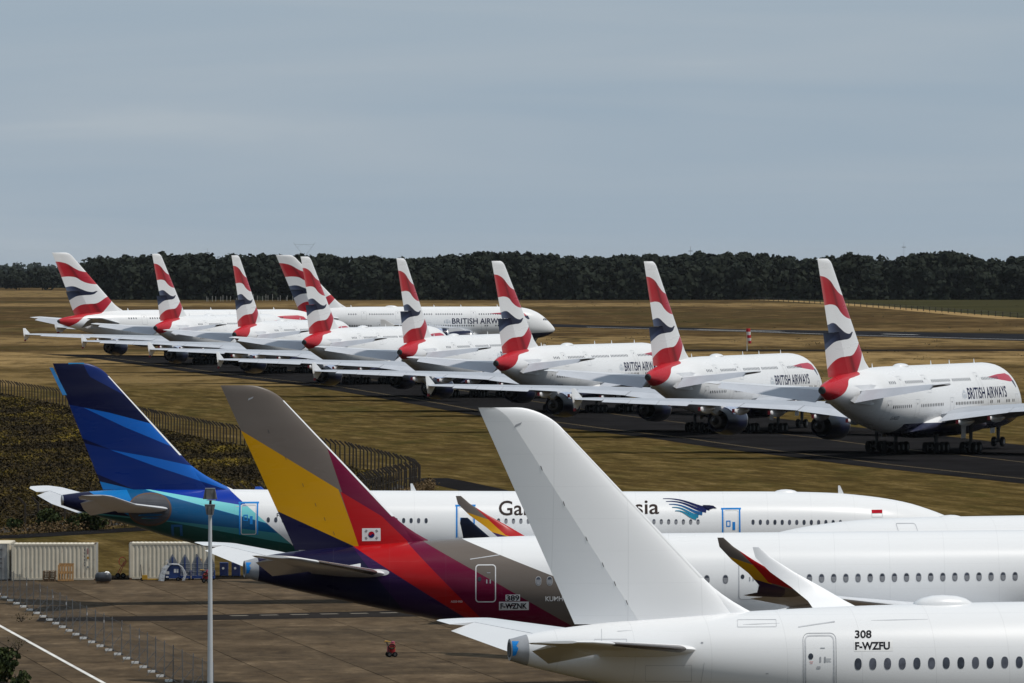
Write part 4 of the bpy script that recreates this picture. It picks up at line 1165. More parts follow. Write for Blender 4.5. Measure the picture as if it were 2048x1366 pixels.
tag(sheet('taxiway', [(30, 1758), (30, 1730), (420, 1730), (420, 1762)], .03, M['asphalt'], 20), kind='structure')
M['field'] = plain('far_field', (.040, .037, .016), 1, 0, .3, .01, spec=0)
tag(sheet('field', [(131, 3770), (169, 3229.8), (197, 2665.9), (207, 2460), (520, 2460), (520, 3900), (131, 3900)], .03, M['field'], 20), kind='structure')
M['dirt'] = plain('straw_strip', (.27, .18, .08), 1, 0, .35, .05, spec=0)
tag(ribbon('straw_strip', [(112, 3835), (140, 3770), (158, 3560), (170, 3300), (183, 2870), (190, 2640)], 13, .045, M['dirt']), kind='structure')
tag(ribbon('perimeter_road', [(-75, 575), (-55, 594), (-44, 604), (-34, 621), (-22, 644), (-10, 668), (-2, 692), (-3, 728), (-7.5, 757), (-9.5, 768)], 5.0, .03, M['asphalt']), kind='structure')

# -- apron of cast slabs
def concrete():
    n = NT('weathered_concrete'); x, y, z = n.obj_xyz()
    oi = n.new('ShaderNodeObjectInfo')
    tc = n.new('ShaderNodeNewGeometry'); P_ = tc.outputs['Position']
    a = n.noise(.6, 7, .7, vec=P_, mapscale=(.8, .35, 1)); b = n.noise(1.1, 7, .75, vec=P_, mapscale=(1, .4, 1)); d = n.noise(.07, 4, .6, vec=P_)
    st = n.noise(.9, 6, .7, vec=P_, mapscale=(.6, .45, 1))
    c = n.ramp(a, [(.28, (.046, .033, .022)), (.45, (.080, .059, .039)), (.58, (.106, .079, .053)), (.74, (.175, .134, .092))])
    c = n.mix(n.math('MULTIPLY', n.rng(d, .48, .68), .55), c, (.042, .034, .026))
    c = n.mix(n.math('MULTIPLY', n.rng(b, .50, .70), .5), c, (.034, .026, .020))
    c = n.mix(n.math('MULTIPLY', n.rng(st, .56, .70), .6), c, (.18, .135, .088))
    hue = n.math('MULTIPLY_ADD', oi.outputs['Random'], .34, .83)
    c = n.mix(1.0, c, hue, 'MULTIPLY')
    c = n.mix(1.0, c, (.96, .91, .82), 'MULTIPLY')
    return n.finish(c, .95, spec=.03, bump=b, bstr=.3, bdist=.02)
M['concrete'] = concrete()
M['joint'] = plain('joint_filler', (.012, .010, .008), .9, spec=0)
ap = sheet('apron', [(-120, 300), (140, 300), (140, 545), (40, 533), (-120, 527)], .02, M['joint'], 4)
tag(ap, kind='structure')
tag(sheet('apron', [(9, 300), (140, 300), (140, 545), (40, 533), (9, 531)], .035, M['concrete'], 4), kind='structure')
ang = math.atan2(.17, .985)
da, db = Vector((.170, -.985)), Vector((.985, .170))
org = Vector((-34.1, 521.5))
slab_me = None
SL, SW = 7.5, 6.1
cnt = 0
for i in range(-1, 20):
    for j in range(-6, 9):
        c = org + da * (SL * (i + .5)) + db * (SW * (j + .5))
        if c.y > 524 or c.y < 386 or c.x > 12 or c.x < c.y * -.085 - 3: continue
        z0 = float(g(c.y))
        if slab_me is None:
            a, b = SW / 2 - .026, SL / 2 - .026
            slab_me = MB().loft([[(-a, -b, -.2), (a, -b, -.2), (a, b, -.2), (-a, b, -.2)], [(-a, -b, .03), (a, -b, .03), (a, b, .03), (-a, b, .03)],
                                 [(-a + .03, -b + .03, .042), (a - .03, -b + .03, .042), (a - .03, b - .03, .042), (-a + .03, b - .03, .042)]]).mesh('slab', M['concrete'])
        gr = (float(g(c.y + 3)) - float(g(c.y - 3))) / 6
        obj('slab', slab_me, ap, (c.x, c.y, z0 + random.uniform(-.004, .004)), (math.atan(gr), 0, ang))
        cnt += 1
wl_ = ribbon('apron_line', [(-42.5, 510), (-33.5, 457.4), (-23.3, 397.4), (-20, 378)], .26, .052, M['white_mark_shine'])
M['faint_line'] = plain('faint_dashes', (.17, .145, .11), .9)
for i in range(6):
    x_ = -18.9 + 2.0 * i
    ribbon('apron_dash', [(x_, 469.5 + .75 * i), (x_ + 1.15, 469.9 + .75 * i)], .7, .066, M['faint_line'])

M['strip'] = asphalt('apron_strip', (.020, .018, .017), .95)
tag(sheet('apron_strip', [(-31.5, 462.5), (-22, 463.5), (-8, 468.4), (6, 473), (6, 482), (-8, 476.4), (-22, 470.2), (-31.5, 467)], .055, M['strip'], 2), kind='structure')
# ------------------------------------------------------------------ foliage
def leaf_mat(name, stops, scale, rough=.85, fine=6.0, ms=(1, 1, 1)):
    n = NT(name); n.obj_xyz()
    a = n.noise(scale, 3, .6, mapscale=ms); b = n.noise(fine, 2, .5)
    f_ = n.math('ADD', n.math('MULTIPLY', a, .6), n.math('MULTIPLY', b, .4))
    return n.finish(n.ramp(f_, stops), rough, spec=.15)
M['forest'] = leaf_mat('forest_leaves', [(.34, (.0095, .0135, .009)), (.5, (.012, .0165, .0098)), (.62, (.0148, .019, .0105)), (.75, (.021, .0205, .011))], .03, fine=.2)
M['far_trees'] = leaf_mat('far_leaves', [(.4, (.020, .030, .026)), (.6, (.040, .052, .040))], .03, fine=.3)  # pale blue-green: distance haze is put into the leaf colour
M['bush'] = leaf_mat('bush_leaves', [(.36, (.014, .022, .008)), (.5, (.030, .042, .012)), (.68, (.065, .070, .020))], 1.2, fine=7)
M['crop'] = leaf_mat('crop_leaves', [(.37, (.015, .010, .004)), (.48, (.030, .020, .006)), (.55, (.060, .041, .008)), (.62, (.140, .098, .010)), (.72, (.27, .19, .014))], .08, fine=2.2, ms=(1.6, .35, 1))
M['weed'] = leaf_mat('weed_leaves', [(.4, (.028, .026, .011)), (.6, (.060, .050, .022))], .3)
M['straw'] = leaf_mat('straw_blades', [(.4, (.07, .045, .02)), (.65, (.16, .105, .05))], .5)
M['bark'] = plain('bark', (.045, .034, .026), .9, 0, .3, 3)

def quads(C, S, up=0.0, aspect=1.0, face=None):
    n_ = len(C)
    nrm = rng.normal(size=(n_, 3)); nrm[:, 2] += up
    if face is not None: nrm = face * 2.2 + nrm * .8
    nrm /= np.linalg.norm(nrm, axis=1)[:, None]
    a = np.cross(nrm, rng.normal(size=(n_, 3))); a /= np.linalg.norm(a, axis=1)[:, None]
    b = np.cross(nrm, a)
    S = np.asarray(S)[:, None]
    v = np.stack([C + (a * aspect + b * .25) * S, C + (b - a * .2) * S, C - (a * aspect + b * .2) * S, C - (b - a * .25) * S], 1)
    return v.reshape(-1, 3)
def quad_mesh(name, v, mat):
    me = bpy.data.meshes.new(name)
    n_ = len(v)
    me.vertices.add(n_); me.vertices.foreach_set('co', np.ascontiguousarray(v, dtype=np.float32).ravel())
    me.loops.add(n_); me.loops.foreach_set('vertex_index', np.arange(n_, dtype=np.int32))
    me.polygons.add(n_ // 4); me.polygons.foreach_set('loop_start', np.arange(0, n_, 4, dtype=np.int32))
    me.update(calc_edges=True); me.validate()
    me.materials.append(mat)
    return me
def crown_pts(n_, r, h, z0, lobes=7, normals=False):
    """points through an uneven crown made of several lobes"""
    out = []; nor = []
    L_ = [(rng.uniform(-.55, .55) * r, rng.uniform(-.55, .55) * r, z0 + h * rng.uniform(.22, .80), rng.uniform(.38, .62) * r) for _ in range(lobes)] + [(0, 0, z0 + h * .45, .7 * r), (rng.uniform(-.2, .2) * r, 0, z0 + h * .78, .45 * r)]
    per = n_ // len(L_) + 1
    for lx, ly, lz, lr in L_:
        d = rng.normal(size=(per, 3)); d /= np.linalg.norm(d, axis=1)[:, None]
        rad = lr * rng.uniform(.55, 1.0, size=(per, 1)) ** .6
        p = d * rad; p[:, 2] *= .8
        out.append(p + np.array([lx, ly, lz])); nor.append(d)
    if normals: return np.concatenate(out)[:n_], np.concatenate(nor)[:n_]
    return np.concatenate(out)[:n_]

# the wood behind the field: one mass of crowns, no stem to be picked out
def wood(name, spots, mat, nq, label, size):
    allv = []
    for (x, y, h, w) in spots:
        p, nn_ = crown_pts(nq, w, h * .95, 0.0, 6, True)
        p[:, 2] *= h / p[:, 2].max()
        p[:, 2] = np.clip(p[:, 2], .3, None)
        k_ = nq // 4                                   # low growth closing the front
        s_ = np.column_stack([rng.uniform(-w * .8, w * .8, k_), rng.uniform(-w * .7, w * .4, k_), rng.uniform(.2, h * .42, k_)])
        q = np.concatenate([p, s_]) + np.array([x, y, float(g(y))])
        fc = np.concatenate([nn_, np.tile(np.array([0, -.8, .5]), (k_, 1)) + rng.normal(size=(k_, 3)) * .4])
        allv.append(quads(q, rng.uniform(size * .6, size * 1.3, len(q)), face=fc))
    o = obj(name, quad_mesh(name, np.concatenate(allv), mat))
    tag(o, label, 'wood', kind='stuff')
    return o
prof_x = [-260, -207, -190, -150, -130, -95, -60, -28, 0, 20, 43, 70, 115, 128, 140, 170, 183, 205, 222, 237, 250, 264, 290]
prof_h = [22, 23.5, 25, 24, 24.5, 24.0, 22.3, 24.6, 26.2, 24.2, 22.8, 23.8, 26, 24.8, 24.2, 22.4, 25.7, 22.4, 25, 26.2, 23.4, 22.2, 24.4]
spots = []
for row in range(9):
    x = -212 + rng.uniform(0, 6) + (row > 1) * -30 * (row / 8)
    while x < 300:
        y = 3800 + row * 16 + rng.uniform(-6, 6)
        h = float(np.interp(x * 3800 / y, prof_x, prof_h)) * rng.uniform(.80, 1.02) * (1 + row * .004)
        if row == 0: h *= .82
        spots.append((x, y, h, rng.uniform(6.0, 11.0)))
        x += rng.uniform(5.0, 10.0)
wood('wood', spots, M['forest'], 480, 'dark broadleaf wood along the far side of the airfield', 1.25)
spots = []
for row in range(4):
    x = -400.0
    while x < -195:
        y = 5120 + row * 25 + rng.uniform(-8, 8)
        if x > -328 or rng.random() < .0: spots.append((x, y, rng.uniform(17.5, 22) * (1.0 if x > -318 else .8), rng.uniform(6, 9)))
        x += rng.uniform(8, 13)
wood('wood', spots, M['forest'], 200, 'lower end of the dark wood behind the far left airliner', 1.4)
spots = []
for row in range(2):
    x = -440.0
    while x < -310:
        y = 5400 + row * 30
        spots.append((x, y, rng.uniform(11, 16), rng.uniform(6, 9))); x += rng.uniform(5, 9)
wood('hedge', spots, M['forest'], 160, 'low dark hedge line behind the lone trees at far left', 1.5)
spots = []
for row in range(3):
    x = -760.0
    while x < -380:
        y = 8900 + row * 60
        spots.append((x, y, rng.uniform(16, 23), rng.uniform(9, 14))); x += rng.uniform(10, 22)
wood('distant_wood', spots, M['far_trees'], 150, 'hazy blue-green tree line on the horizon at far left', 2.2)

def tree(name, x, y, h, r, nq, size, mat, label, cat, group=None, trunk=.28):
    t = empty(name, (x, y, float(g(y))))
    mb = MB(); rt = max(.06, h * .018)
    mb.tube((0, 0, -.1), (0, 0, h * .55), rt * 1.4, rt * .7, 8)
    for i in range(7):
        a = rng.uniform(0, 2 * math.pi); z0 = h * rng.uniform(.2, .5)
        mb.tube((0, 0, z0), (math.cos(a) * r * .6, math.sin(a) * r * .6, z0 + h * rng.uniform(.15, .35)), rt * .5, rt * .15, 5)
    mb.build('trunk', M['bark'], t)
    p, nn_ = crown_pts(nq, r, h * (1 - trunk), h * trunk, 8, True)
    p[:, 2] = np.clip(p[:, 2], .2, None)
    obj('crown', quad_mesh('crown', quads(p, rng.uniform(size * .55, size * 1.3, len(p)), face=nn_), mat), t)
    tag(t, label, cat, group)
    return t
for (x, y, h, r, lab) in ((-352, 5000, 14, 6.5, 'small dark round tree standing alone at the left edge of the far field'), (-334, 4980, 16.5, 7.5, 'taller dark tree beside the far field, second from the left edge'),
                          (-369, 5150, 12, 6, 'low dark tree cut by the left edge of the photo'), (-318, 5060, 17.5, 7, 'dark tree at the left end of the wood behind the far left fin')):
    tree('field_tree', x, y, h, r, 420, 1.0, M['forest'], lab, 'tree', 'trees round the far field', -.12)

def bush(name, x, y, h, r, nq, size, lab, mat=None, group=None):
    b_ = empty(name, (x, y, float(g(y))))
    mb = MB()
    for i in range(6):
        a = rng.uniform(0, 2 * math.pi)
        mb.tube((0, 0, -.05), (math.cos(a) * r * .5, math.sin(a) * r * .5, h * rng.uniform(.5, .9)), .03, .01, 5)
    mb.build('stem', M['bark'], b_)
    p = crown_pts(nq, r, h, 0.05, 8); p[:, 2] = np.clip(p[:, 2], .05, None)
    obj('foliage', quad_mesh('foliage', quads(p, rng.uniform(size * .5, size * 1.3, len(p))), mat or M['bush']), b_)
    tag(b_, lab, 'bush', group)
for a in ((-40.9, 617.5, 1.95, 1.35, 900, .16, 'round dark green bush at the near fence under the blue jet\'s tail'), (-37.2, 620, 1.7, 1.5, 800, .16, 'wide dark green bush at the near fence, right of the round one'),
          (-43.6, 612.5, 1.2, .8, 350, .15, 'small dark bush by the fence post near the left edge'), (-38.9, 618.6, 1.3, .7, 300, .15, 'narrow bush between the two larger bushes at the near fence')):
    bush('fence_bush', *a, group='bushes along the near fence')
bush('bush', -29.3, 397, 2.1, 1.4, 1800, .12, 'green bush at the lower left corner of the photo')
bush('bush', -27.7, 393.5, .9, .6, 160, .12, 'small low bush right of the corner bush')

def twig(x, y, h, lab):
    t = empty('dry_weed', (x, y, float(g(y)) + .05)); mb = MB()
    for i in range(9):
        a = rng.uniform(0, 2 * math.pi); q = rng.uniform(.3, .9)
        mb.tube((0, 0, 0), (math.cos(a) * h * q, math.sin(a) * h * .4, h * rng.uniform(.4, 1)), .02, .008, 4)
    mb.build('stem', M['bark'], t)
    p = rng.normal(size=(60, 3)) * np.array([h * .45, h * .3, h * .25]) + np.array([0, 0, h * .55])
    obj('foliage', quad_mesh('foliage', quads(p, rng.uniform(.02, .07, 60)), M['weed']), t)
    tag(t, lab, 'weed', 'weeds in the apron joints')
twig(-30.3, 429, .75, 'dry weed sprouting from a slab joint above the corner bush')
twig(-32.4, 462, .55, 'dry weed near the left edge, above the white line')

# -- the yellowing crop inside the fence
far_line = [(-125, 1432), (-88.8, 1214.3), (-72, 1133), (-49.5, 989.4), (-35.5, 901.1), (-18.8, 806.5), (-10.3, 740)]
near_line = [(-10.3, 740), (-10.6, 722), (-14.6, 684.8), (-24, 657), (-37.5, 625.9), (-43.9, 614.3), (-62, 592), (-90, 560)]
def in_crop(x, y):
    a = np.interp(y, [p[1] for p in far_line[::-1]], [p[0] for p in far_line[::-1]])
    b = np.interp(y, [p[1] for p in near_line[::-1]], [p[0] for p in near_line[::-1]])
    lim = np.where(y > 740, a - 1.6, b - 1.8)
    return (x < lim) & (x > -y * .0785 - 2)
N_ = 900000
y_ = 596 + (1420 - 596) * rng.random(N_) ** 1.6
x_ = rng.uniform(-112, -10, N_)
keep = in_crop(x_, y_)
x_, y_ = x_[keep][:150000], y_[keep][:150000]
hh = rng.random(len(x_)) ** .5 * .85
sz = .105 + .11 * (y_ - 600) / 600
P_ = np.column_stack([x_, y_, g(y_) + hh])
co = obj('crop', quad_mesh('crop', quads(P_, sz * rng.uniform(.6, 1.4, len(x_)), .6), M['crop']))
tag(co, 'yellowing brown leafy crop inside the bent-post fence', 'crop', kind='stuff')
M['soil'] = plain('crop_soil', (.018, .013, .008), .95, 0, .4, .8)
sheet('crop_soil', [(-130, 1432)] + [(p[0] - 1, p[1]) for p in far_line[1:]] + [(p[0] - 1, p[1]) for p in near_line[1:]] + [(-120, 560)], .02, M['soil'], 6)
# tufts of straw and weed
def scatter(name, lab, cat, pts, hgt, size, mat, per, spread):
    C = []
    for (x, y) in pts:
        C.append(rng.normal(size=(per, 3)) * np.array([spread, spread, hgt * .35]) + np.array([x, y, float(g(y)) + hgt * .45]))
    C = np.concatenate(C)
    tag(obj(name, quad_mesh(name, quads(C, rng.uniform(size * .5, size * 1.4, len(C))), mat)), lab, cat, kind='stuff')
pts = [(rng.uniform(-.072, .076) * y, y) for y in 1330 + 2300 * rng.random(330) ** 1.3]
pts = [p for p in pts if not (1725 < p[1] < 1765 and p[0] > 25) and not (p[0] > 0 and abs(p[1] - np.interp(p[0], [15, 76, 107, 156], [2394, 2230, 2148, 2010])) < 75) and p[0] > np.interp(p[1], [1300, 1680], [10, -40])]
scatter('weed_tufts', 'dark weed tufts dotted over the straw-coloured heath', 'weeds', pts, .5, .13, M['weed'], 16, .9)
pts = [(x - rng.uniform(.3, 1.2), y - rng.uniform(-.2, 1.6)) for x, y in [(np.interp(t, range(len(near_line)), [p[0] for p in near_line]), np.interp(t, range(len(near_line)), [p[1] for p in near_line])) for t in np.linspace(0, 6, 230)]]
pts = [(x + 2.2, y - 2.0) for x, y in pts]
scatter('straw_fringe', 'pale straw grass fringe at the foot of the near fence', 'grass', pts, .8, .09, M['straw'], 40, .35)

# ------------------------------------------------------------------ fences
M['post'] = plain('concrete_post', (.026, .018, .012), .9, 0, .3, 4)
M['wire'] = plain('fence_wire', (.10, .10, .10), .6, .6)
def bent_post():
    mb = MB()
    mb.loft([[(-.085, -.08, -.3), (.085, -.08, -.3), (.085, .08, -.3), (-.085, .08, -.3)], [(-.08, -.07, 2.42), (.08, -.07, 2.5), (.08, .07, 2.5), (-.08, .07, 2.42)],
             [(-.68, -.07, 2.98), (-.54, -.07, 3.12), (-.54, .07, 3.12), (-.68, .07, 2.98)]])
    return mb.mesh('post', M['post'])
bp = bent_post()
fence = empty('perimeter_fence', (-10.3, 740, 0))
tag(fence, 'long fence of dark posts with bent tops around the yellowing crop', 'fence')
def walk(line, step):
    out = []; carry = 0
    for (a, b) in zip(line[:-1], line[1:]):
        a, b = Vector(a), Vector(b); l_ = (b - a).length; d = (b - a) / l_; t = carry
        while t < l_:
            out.append((a + d * t, d)); t += step
        carry = t - l_
    return out
corner = [(-10.3, 740), (-9.7, 735), (-9.6, 728), (-10.6, 722)]
for seg, st in ((far_line[1:-1] + [(-10.6, 745)], 3.7), ([(-10.6, 745)] + corner, 2.2), (near_line[1:6], 2.15)):
    pp = walk(seg, st)
    for p, d in pp:
        o = obj('post', bp, fence, (p.x + 10.3, p.y - 740, float(g(p.y))), (0, 0, random.uniform(-.12, .12)))
        o.rotation_euler.y = random.uniform(-.02, .02)
    wb = MB()
    for (p, d), (q, e) in zip(pp[:-1], pp[1:]):
        for z in (.6, 1.5, 2.35):
            wb.tube((p.x + 10.3, p.y - 740, float(g(p.y)) + z), (q.x + 10.3, q.y - 740, float(g(q.y)) + z), .006, .006, 3)
    tag(wb.build('wire', M['wire'], fence), kind='stuff')

# temporary fence on weighted feet
M['galv'] = plain('galvanised', (.16, .165, .17), .55, .3)
M['foot'] = plain('white_block', (.72, .71, .68), .8, 0, .15, 3)
hf = empty('temporary_fence', (-27, 442.6, 0))
tag(hf, 'temporary metal fence on white-topped block feet running across the apron', 'fence')
mpost = MB().tube((0, 0, 0), (0, 0, 2.1), .028, .028, 6).mesh('post', M['galv'])
mbr = MB().tube((0, 0, .08), (1.0, 0, 1.25), .018, .018, 5).mesh('brace', M['galv'])
mft = MB().box(-.21, .21, -.12, .12, 0, .13).mesh('foot', M['foot'])
mfb = MB().box(-.30, .30, -.2, .2, -.02, .05).mesh('foot_base', M['dark_metal'])
hl = [(-37.2, 503), (-36.1, 496.9), (-31.7, 471.5), (-27, 442.6), (-22.5, 417.6), (-19.4, 398.5), (-15.5, 376)]
hp_ = walk(hl, 4.45)
for k_, (p, d) in enumerate(hp_):
    z = float(g(p.y)) + .045
    obj('post', mpost, hf, (p.x + 27, p.y - 442.6, z), (random.uniform(-.02, .02), random.uniform(-.02, .02), 0))
    obj('brace', mbr, hf, (p.x + 27 - 1.0, p.y - 442.6 - .1, z))
    obj('foot', mft, hf, (p.x + 27 - .25, p.y - 442.6, z))
    obj('foot_base', mfb, hf, (p.x + 27 - .2, p.y - 442.6 + .12, z))
wb = MB()
for (p, d), (q, e) in zip(hp_[:-1], hp_[1:]):
    for z in (.12, .5, 1.0, 1.5, 2.0):
        wb.tube((p.x + 27, p.y - 442.6, float(g(p.y)) + z), (q.x + 27, q.y - 442.6, float(g(q.y)) + z), .009, .009, 3)
    for t in np.linspace(.06, .94, 14):
        m_ = p.lerp(q, t); zz = float(g(m_.y))
        wb.tube((m_.x + 27, m_.y - 442.6, zz + .12), (m_.x + 27, m_.y - 442.6, zz + 2.0), .005, .005, 3)
tag(wb.build('wire_mesh', M['wire'], hf), kind='stuff')
tagm = MB().box(-.02, .02, -.04, -.03, 1.55, 1.72).mesh('tag', M['white_line'])
for k_ in (5, 7, 9, 11, 14, 16, 18, 20, 22):
    if k_ < len(hp_):
        p = hp_[k_][0]; obj('tag', tagm, hf, (p.x + 27, p.y - 442.6, float(g(p.y))))

# far fence line on the right and marker stakes on the left
rf = empty('field_fence', (167.5, 3229.8, float(g(3229.8))))
tag(rf, 'distant low fence line slanting across the far right field', 'fence')
fpm = MB().box(-.16, .16, -.1, .1, -.2, 2.0).mesh('post', M['post'])
rl = walk([(128.8, 3788), (167.5, 3229.8), (195, 2665.9), (205, 2460)], 24)
for p, d in rl:
    obj('post', fpm, rf, (p.x - 167.5, p.y - 3229.8, float(g(p.y)) - float(g(3229.8))))
wb = MB()
for (p, d), (q, e) in zip(rl[:-1], rl[1:]):
    for z in (.7, 1.3, 1.8):
        wb.tube((p.x - 167.5, p.y - 3229.8, z), (q.x - 167.5, q.y - 3229.8, z), .03, .03, 3)
tag(wb.build('wire', M['wire'], rf), kind='stuff')
mk = plain('pale_stake', (.34, .33, .30), .8)
sf = empty('marker_stakes', (-137, 3700, float(g(3700))))
tag(sf, 'row of thin pale stakes before the wood, between the left fins', 'stakes')
stk = MB().box(-.12, .12, -.1, .1, -.2, 3.0).mesh('stake', mk)
for i in range(26):
    t = i / 25
    o = obj('stake', stk, sf, (-160.5 + 47 * t + rng.uniform(-.8, .8) + 137, 3659 + 85 * t - 3700 + rng.uniform(-8, 8), 0)); o.scale = (1, 1, rng.uniform(.6, 1.25))

# ------------------------------------------------------------------ things on the apron's far edge
M['box_white'] = None
def box_paint():
    n = NT('container_paint'); x, y, z = n.obj_xyz()
    a = n.noise(.8, 5, .6); r_ = n.noise(2.2, 6, .7, mapscale=(1, 1, .35))
    c = n.mix(n.rng(a, .3, .7), (.56, .50, .39), (.66, .595, .475))
    c = n.mix(n.math('MULTIPLY', n.rng(r_, .60, .74), .75), c, (.16, .085, .045))
    c = n.mix(n.math('MULTIPLY', n.rng(z, .5, 0.0), .3), c, (.30, .26, .21))
    return n.finish(c, .55, spec=.3)
M['box'] = box_paint()
M['box_end'] = plain('container_end', (.30, .30, .29), .6, 0, .2, 2)
M['rust'] = plain('rust', (.13, .06, .03), .9)
def container(x, y, lab, ends='front', L_=6.3, W_=2.44, H_=2.75, rz=0.0):
    c = empty('shipping_container', (x, y, float(g(y)) + .03), rz)
    pitch = .315
    def corr(y0, s_):
        P = []; t = .16
        while t < L_ - .16 - pitch * .5:
            P += [(t, 0), (t + pitch * .33, 0), (t + pitch * .5, .036), (t + pitch * .83, .036)]
            t += pitch
        P.append((L_ - .16, 0))
        return P
    P = corr(0, 1)
    for yy, s_ in ((0.02, 1), (W_ - .02, -1)):
        vs = [(a, yy + s_ * b, .16) for a, b in P] + [(a, yy + s_ * b, H_ - .12) for a, b in P]; m_ = len(P)
        MB().add(vs, [(i, i + 1, m_ + i + 1, m_ + i) for i in range(m_ - 1)]).build('side_panel', M['box'], c)
    vs = [(a, .06, H_ - .01 - b) for a, b in P] + [(a, W_ - .06, H_ - .01 - b) for a, b in P]
    MB().add(vs, [(i, i + 1, len(P) + i + 1, len(P) + i) for i in range(len(P) - 1)]).build('roof', M['box'], c)
    for a in (0, L_ - .16):
        for b in (0, W_ - .16):
            MB().box(a, a + .16, b, b + .16, 0, H_).build('corner_post', M['box'], c)
            for zz in (0.0, H_ - .02): MB().box(a - .01, a + .17, b - .01, b + .17, zz - .005, zz + .13 if zz < 1 else zz + .025).build('corner_casting', M['rust'] if rng.random() < .5 else M['box'], c)
    for b in (0, W_ - .1):
        MB().box(.16, L_ - .16, b, b + .1, .04, .18).build('bottom_rail', M['box'], c)
        MB().box(.16, L_ - .16, b, b + .08, H_ - .14, H_ - .02).build('top_rail', M['box'], c)
    for a in (.02, L_ - .06):
        MB().box(a, a + .04, .16, W_ - .16, .06, H_ - .06).build('end_panel', M['box_end'], c)
    for b in (.45, .95, 1.5, 2.0):
        MB().tube((-.04, b, .15), (-.04, b, H_ - .1), .025, .025, 6).build('lock_rod', M['metal'], c)
    MB().box(-.03, .0, 1.20, 1.24, .15, H_ - .1).build('door_gap', M['black'], c)
    MB().box(.3, L_ - .3, .2, W_ - .2, .10, .15).build('floor', M['dark_metal'], c)
    tag(c, lab, 'container', 'shipping containers at the apron edge')
    return c
c1 = container(-37.3, 521.7, 'pale corrugated container with the wooden pallets leaning on its side')
c2 = container(-28.6, 523.3, 'pale corrugated container behind the pointed racks and the silver-wrapped unit', rz=R(1.5))
c3 = container(-37.5, 521.9, 'pale container with its lettered door end towards the camera, at left edge', rz=R(90))
flat = lambda yy: (lambda x, z: (x, yy, z))
def print_on(parent, txt, x, z, h, w, mat, vertical=False, yy=-.012):
    b = text_bm(txt, h, w)
    if vertical:
        for v in b.verts: v.co = (v.co.z, 0, -v.co.x)
    return wrap('lettering', b, flat(yy), mat, parent, x, z, step=99)
M['dim_ink'] = plain('dim_ink', (.10, .10, .11), .7)
print_on(c1, 'CRSU 907 451', 5.42, 2.35, .11, 1.25, M['dim_ink'], True) if False else None
for k_, (zz, hh_) in enumerate(((2.35, .10), (2.1, .1), (1.85, .1), (1.6, .1), (1.4, .1), (1.2, .1))):
    MB().box(5.40, 5.47, -.008, .0, zz - .14, zz).build('printed_mark', M['dim_ink'], c1)
MB().box(5.62, 5.72, -.010, .0, 1.95, 2.4).build('printed_mark', plain('faded_red', (.33, .16, .15), .7), c1)
MB().box(5.60, 5.75, -.010, .0, 1.60, 1.78).build('label', plain('orange_label', (.42, .22, .03), .7), c1)
MB().lathe([(-.010, .08), (0, .08)], 'y', 14, (5.67, 0, 1.0)).build('label', plain('grey_label', (.2, .21, .2), .7), c1)
MB().box(4.95, 5.03, -.010, .0, 1.55, 1.9).build('printed_mark', M['dim_ink'], c2); MB().box(5.25, 5.38, -.010, .0, 1.35, 1.55).build('label', plain('orange_label2', (.42, .20, .03), .7), c2)
for zz, w_ in ((2.25, .62), (1.55, .26), (1.25, .30), (.85, .34)):
    for b_ in (.55, .95) if zz < 2 else (.5,):
        MB().box(-.05, -.032, b_ - .0, b_ + w_, zz, zz + .12).build('printed_mark', M['dim_ink'], c3)

M['wood_new'] = plain('pallet_wood', (.30, .16, .055), .8, 0, .25, 5)
M['wood_old'] = plain('old_pallet_wood', (.14, .085, .045), .85, 0, .3, 5)
def pallet(x, y, z, rx, rz, mat, lab, w=1.0, h=1.2):
    p = empty('wooden_pallet', (x, y, z), 0); p.rotation_euler = (rx, 0, rz)
    for i in range(6):
        a = i * (w - .09) / 5
        MB().box(a, a + .09, 0, h, .10, .122).build('board', mat, p)
    for b in (0, h / 2 - .05, h - .1):
        MB().box(0, w, b, b + .1, .08, .10).build('stringer', mat, p)
        for a in (0, w / 2 - .05, w - .1): MB().box(a, a + .1, b, b + .1, 0.0, .08).build('block', mat, p)
        MB().box(0, w, b, b + .1, -.02, 0.0).build('bottom_board', mat, p)
    tag(p, lab, 'pallet', 'wooden pallets by the container')
gz0 = float(g(520)) + .05
pallet(-33.75, 519.9, gz0 + .02, R(78), 0, M['wood_new'], 'light new wooden pallet leaning on the container, front of the pair', 1.15, 1.2)
pallet(-33.7, 520.35, gz0 + .02, R(80), R(-2), M['wood_new'], 'light wooden pallet leaning behind the front one, top boards showing', 1.1, 1.3)
for i in range(5):
    pallet(-34.85 + rng.uniform(-.03, .03), 519.6, gz0 + .02 + i * .16, 0, rng.uniform(-.03, .03), M['wood_old'],
           ['bottom', 'second lowest', 'middle', 'second highest', 'topmost'][i] + ' weathered pallet of the flat stack left of the leaning pallets', .95, .9)

# wrapped oval bundle
bd = empty('covered_bundle', (-30.2, 516.9, float(g(516.9)) + .04))
M['tarp'] = plain('dark_tarp', (.035, .038, .045), .35, 0, .3, 3)
rr_ = []
for z, k in ((.16, .82), (.22, .96), (.45, 1.0), (.62, .97), (.74, .86), (.80, .66), (.78, .4)):
    rr_.append([(.62 * k * math.copysign(abs(math.cos(a)) ** .7, math.cos(a)), .5 * k * math.copysign(abs(math.sin(a)) ** .7, math.sin(a)), z + .02 * math.sin(5 * a)) for a in [2 * math.pi * i / 24 for i in range(24)]])
MB().loft(rr_).build('tarpaulin', M['tarp'], bd, 60)
MB().box(-.48, .48, -.36, .36, 0, .17).build('pallet_base', M['wood_old'], bd)
MB().loft([[(.1, -.25, .78), (.5, -.2, .76), (.5, .2, .76), (.1, .2, .78)], [(.2, -.1, .9), (.4, -.1, .88), (.36, .1, .86), (.2, .1, .9)]]).build('folded_sheet', M['foot'], bd)
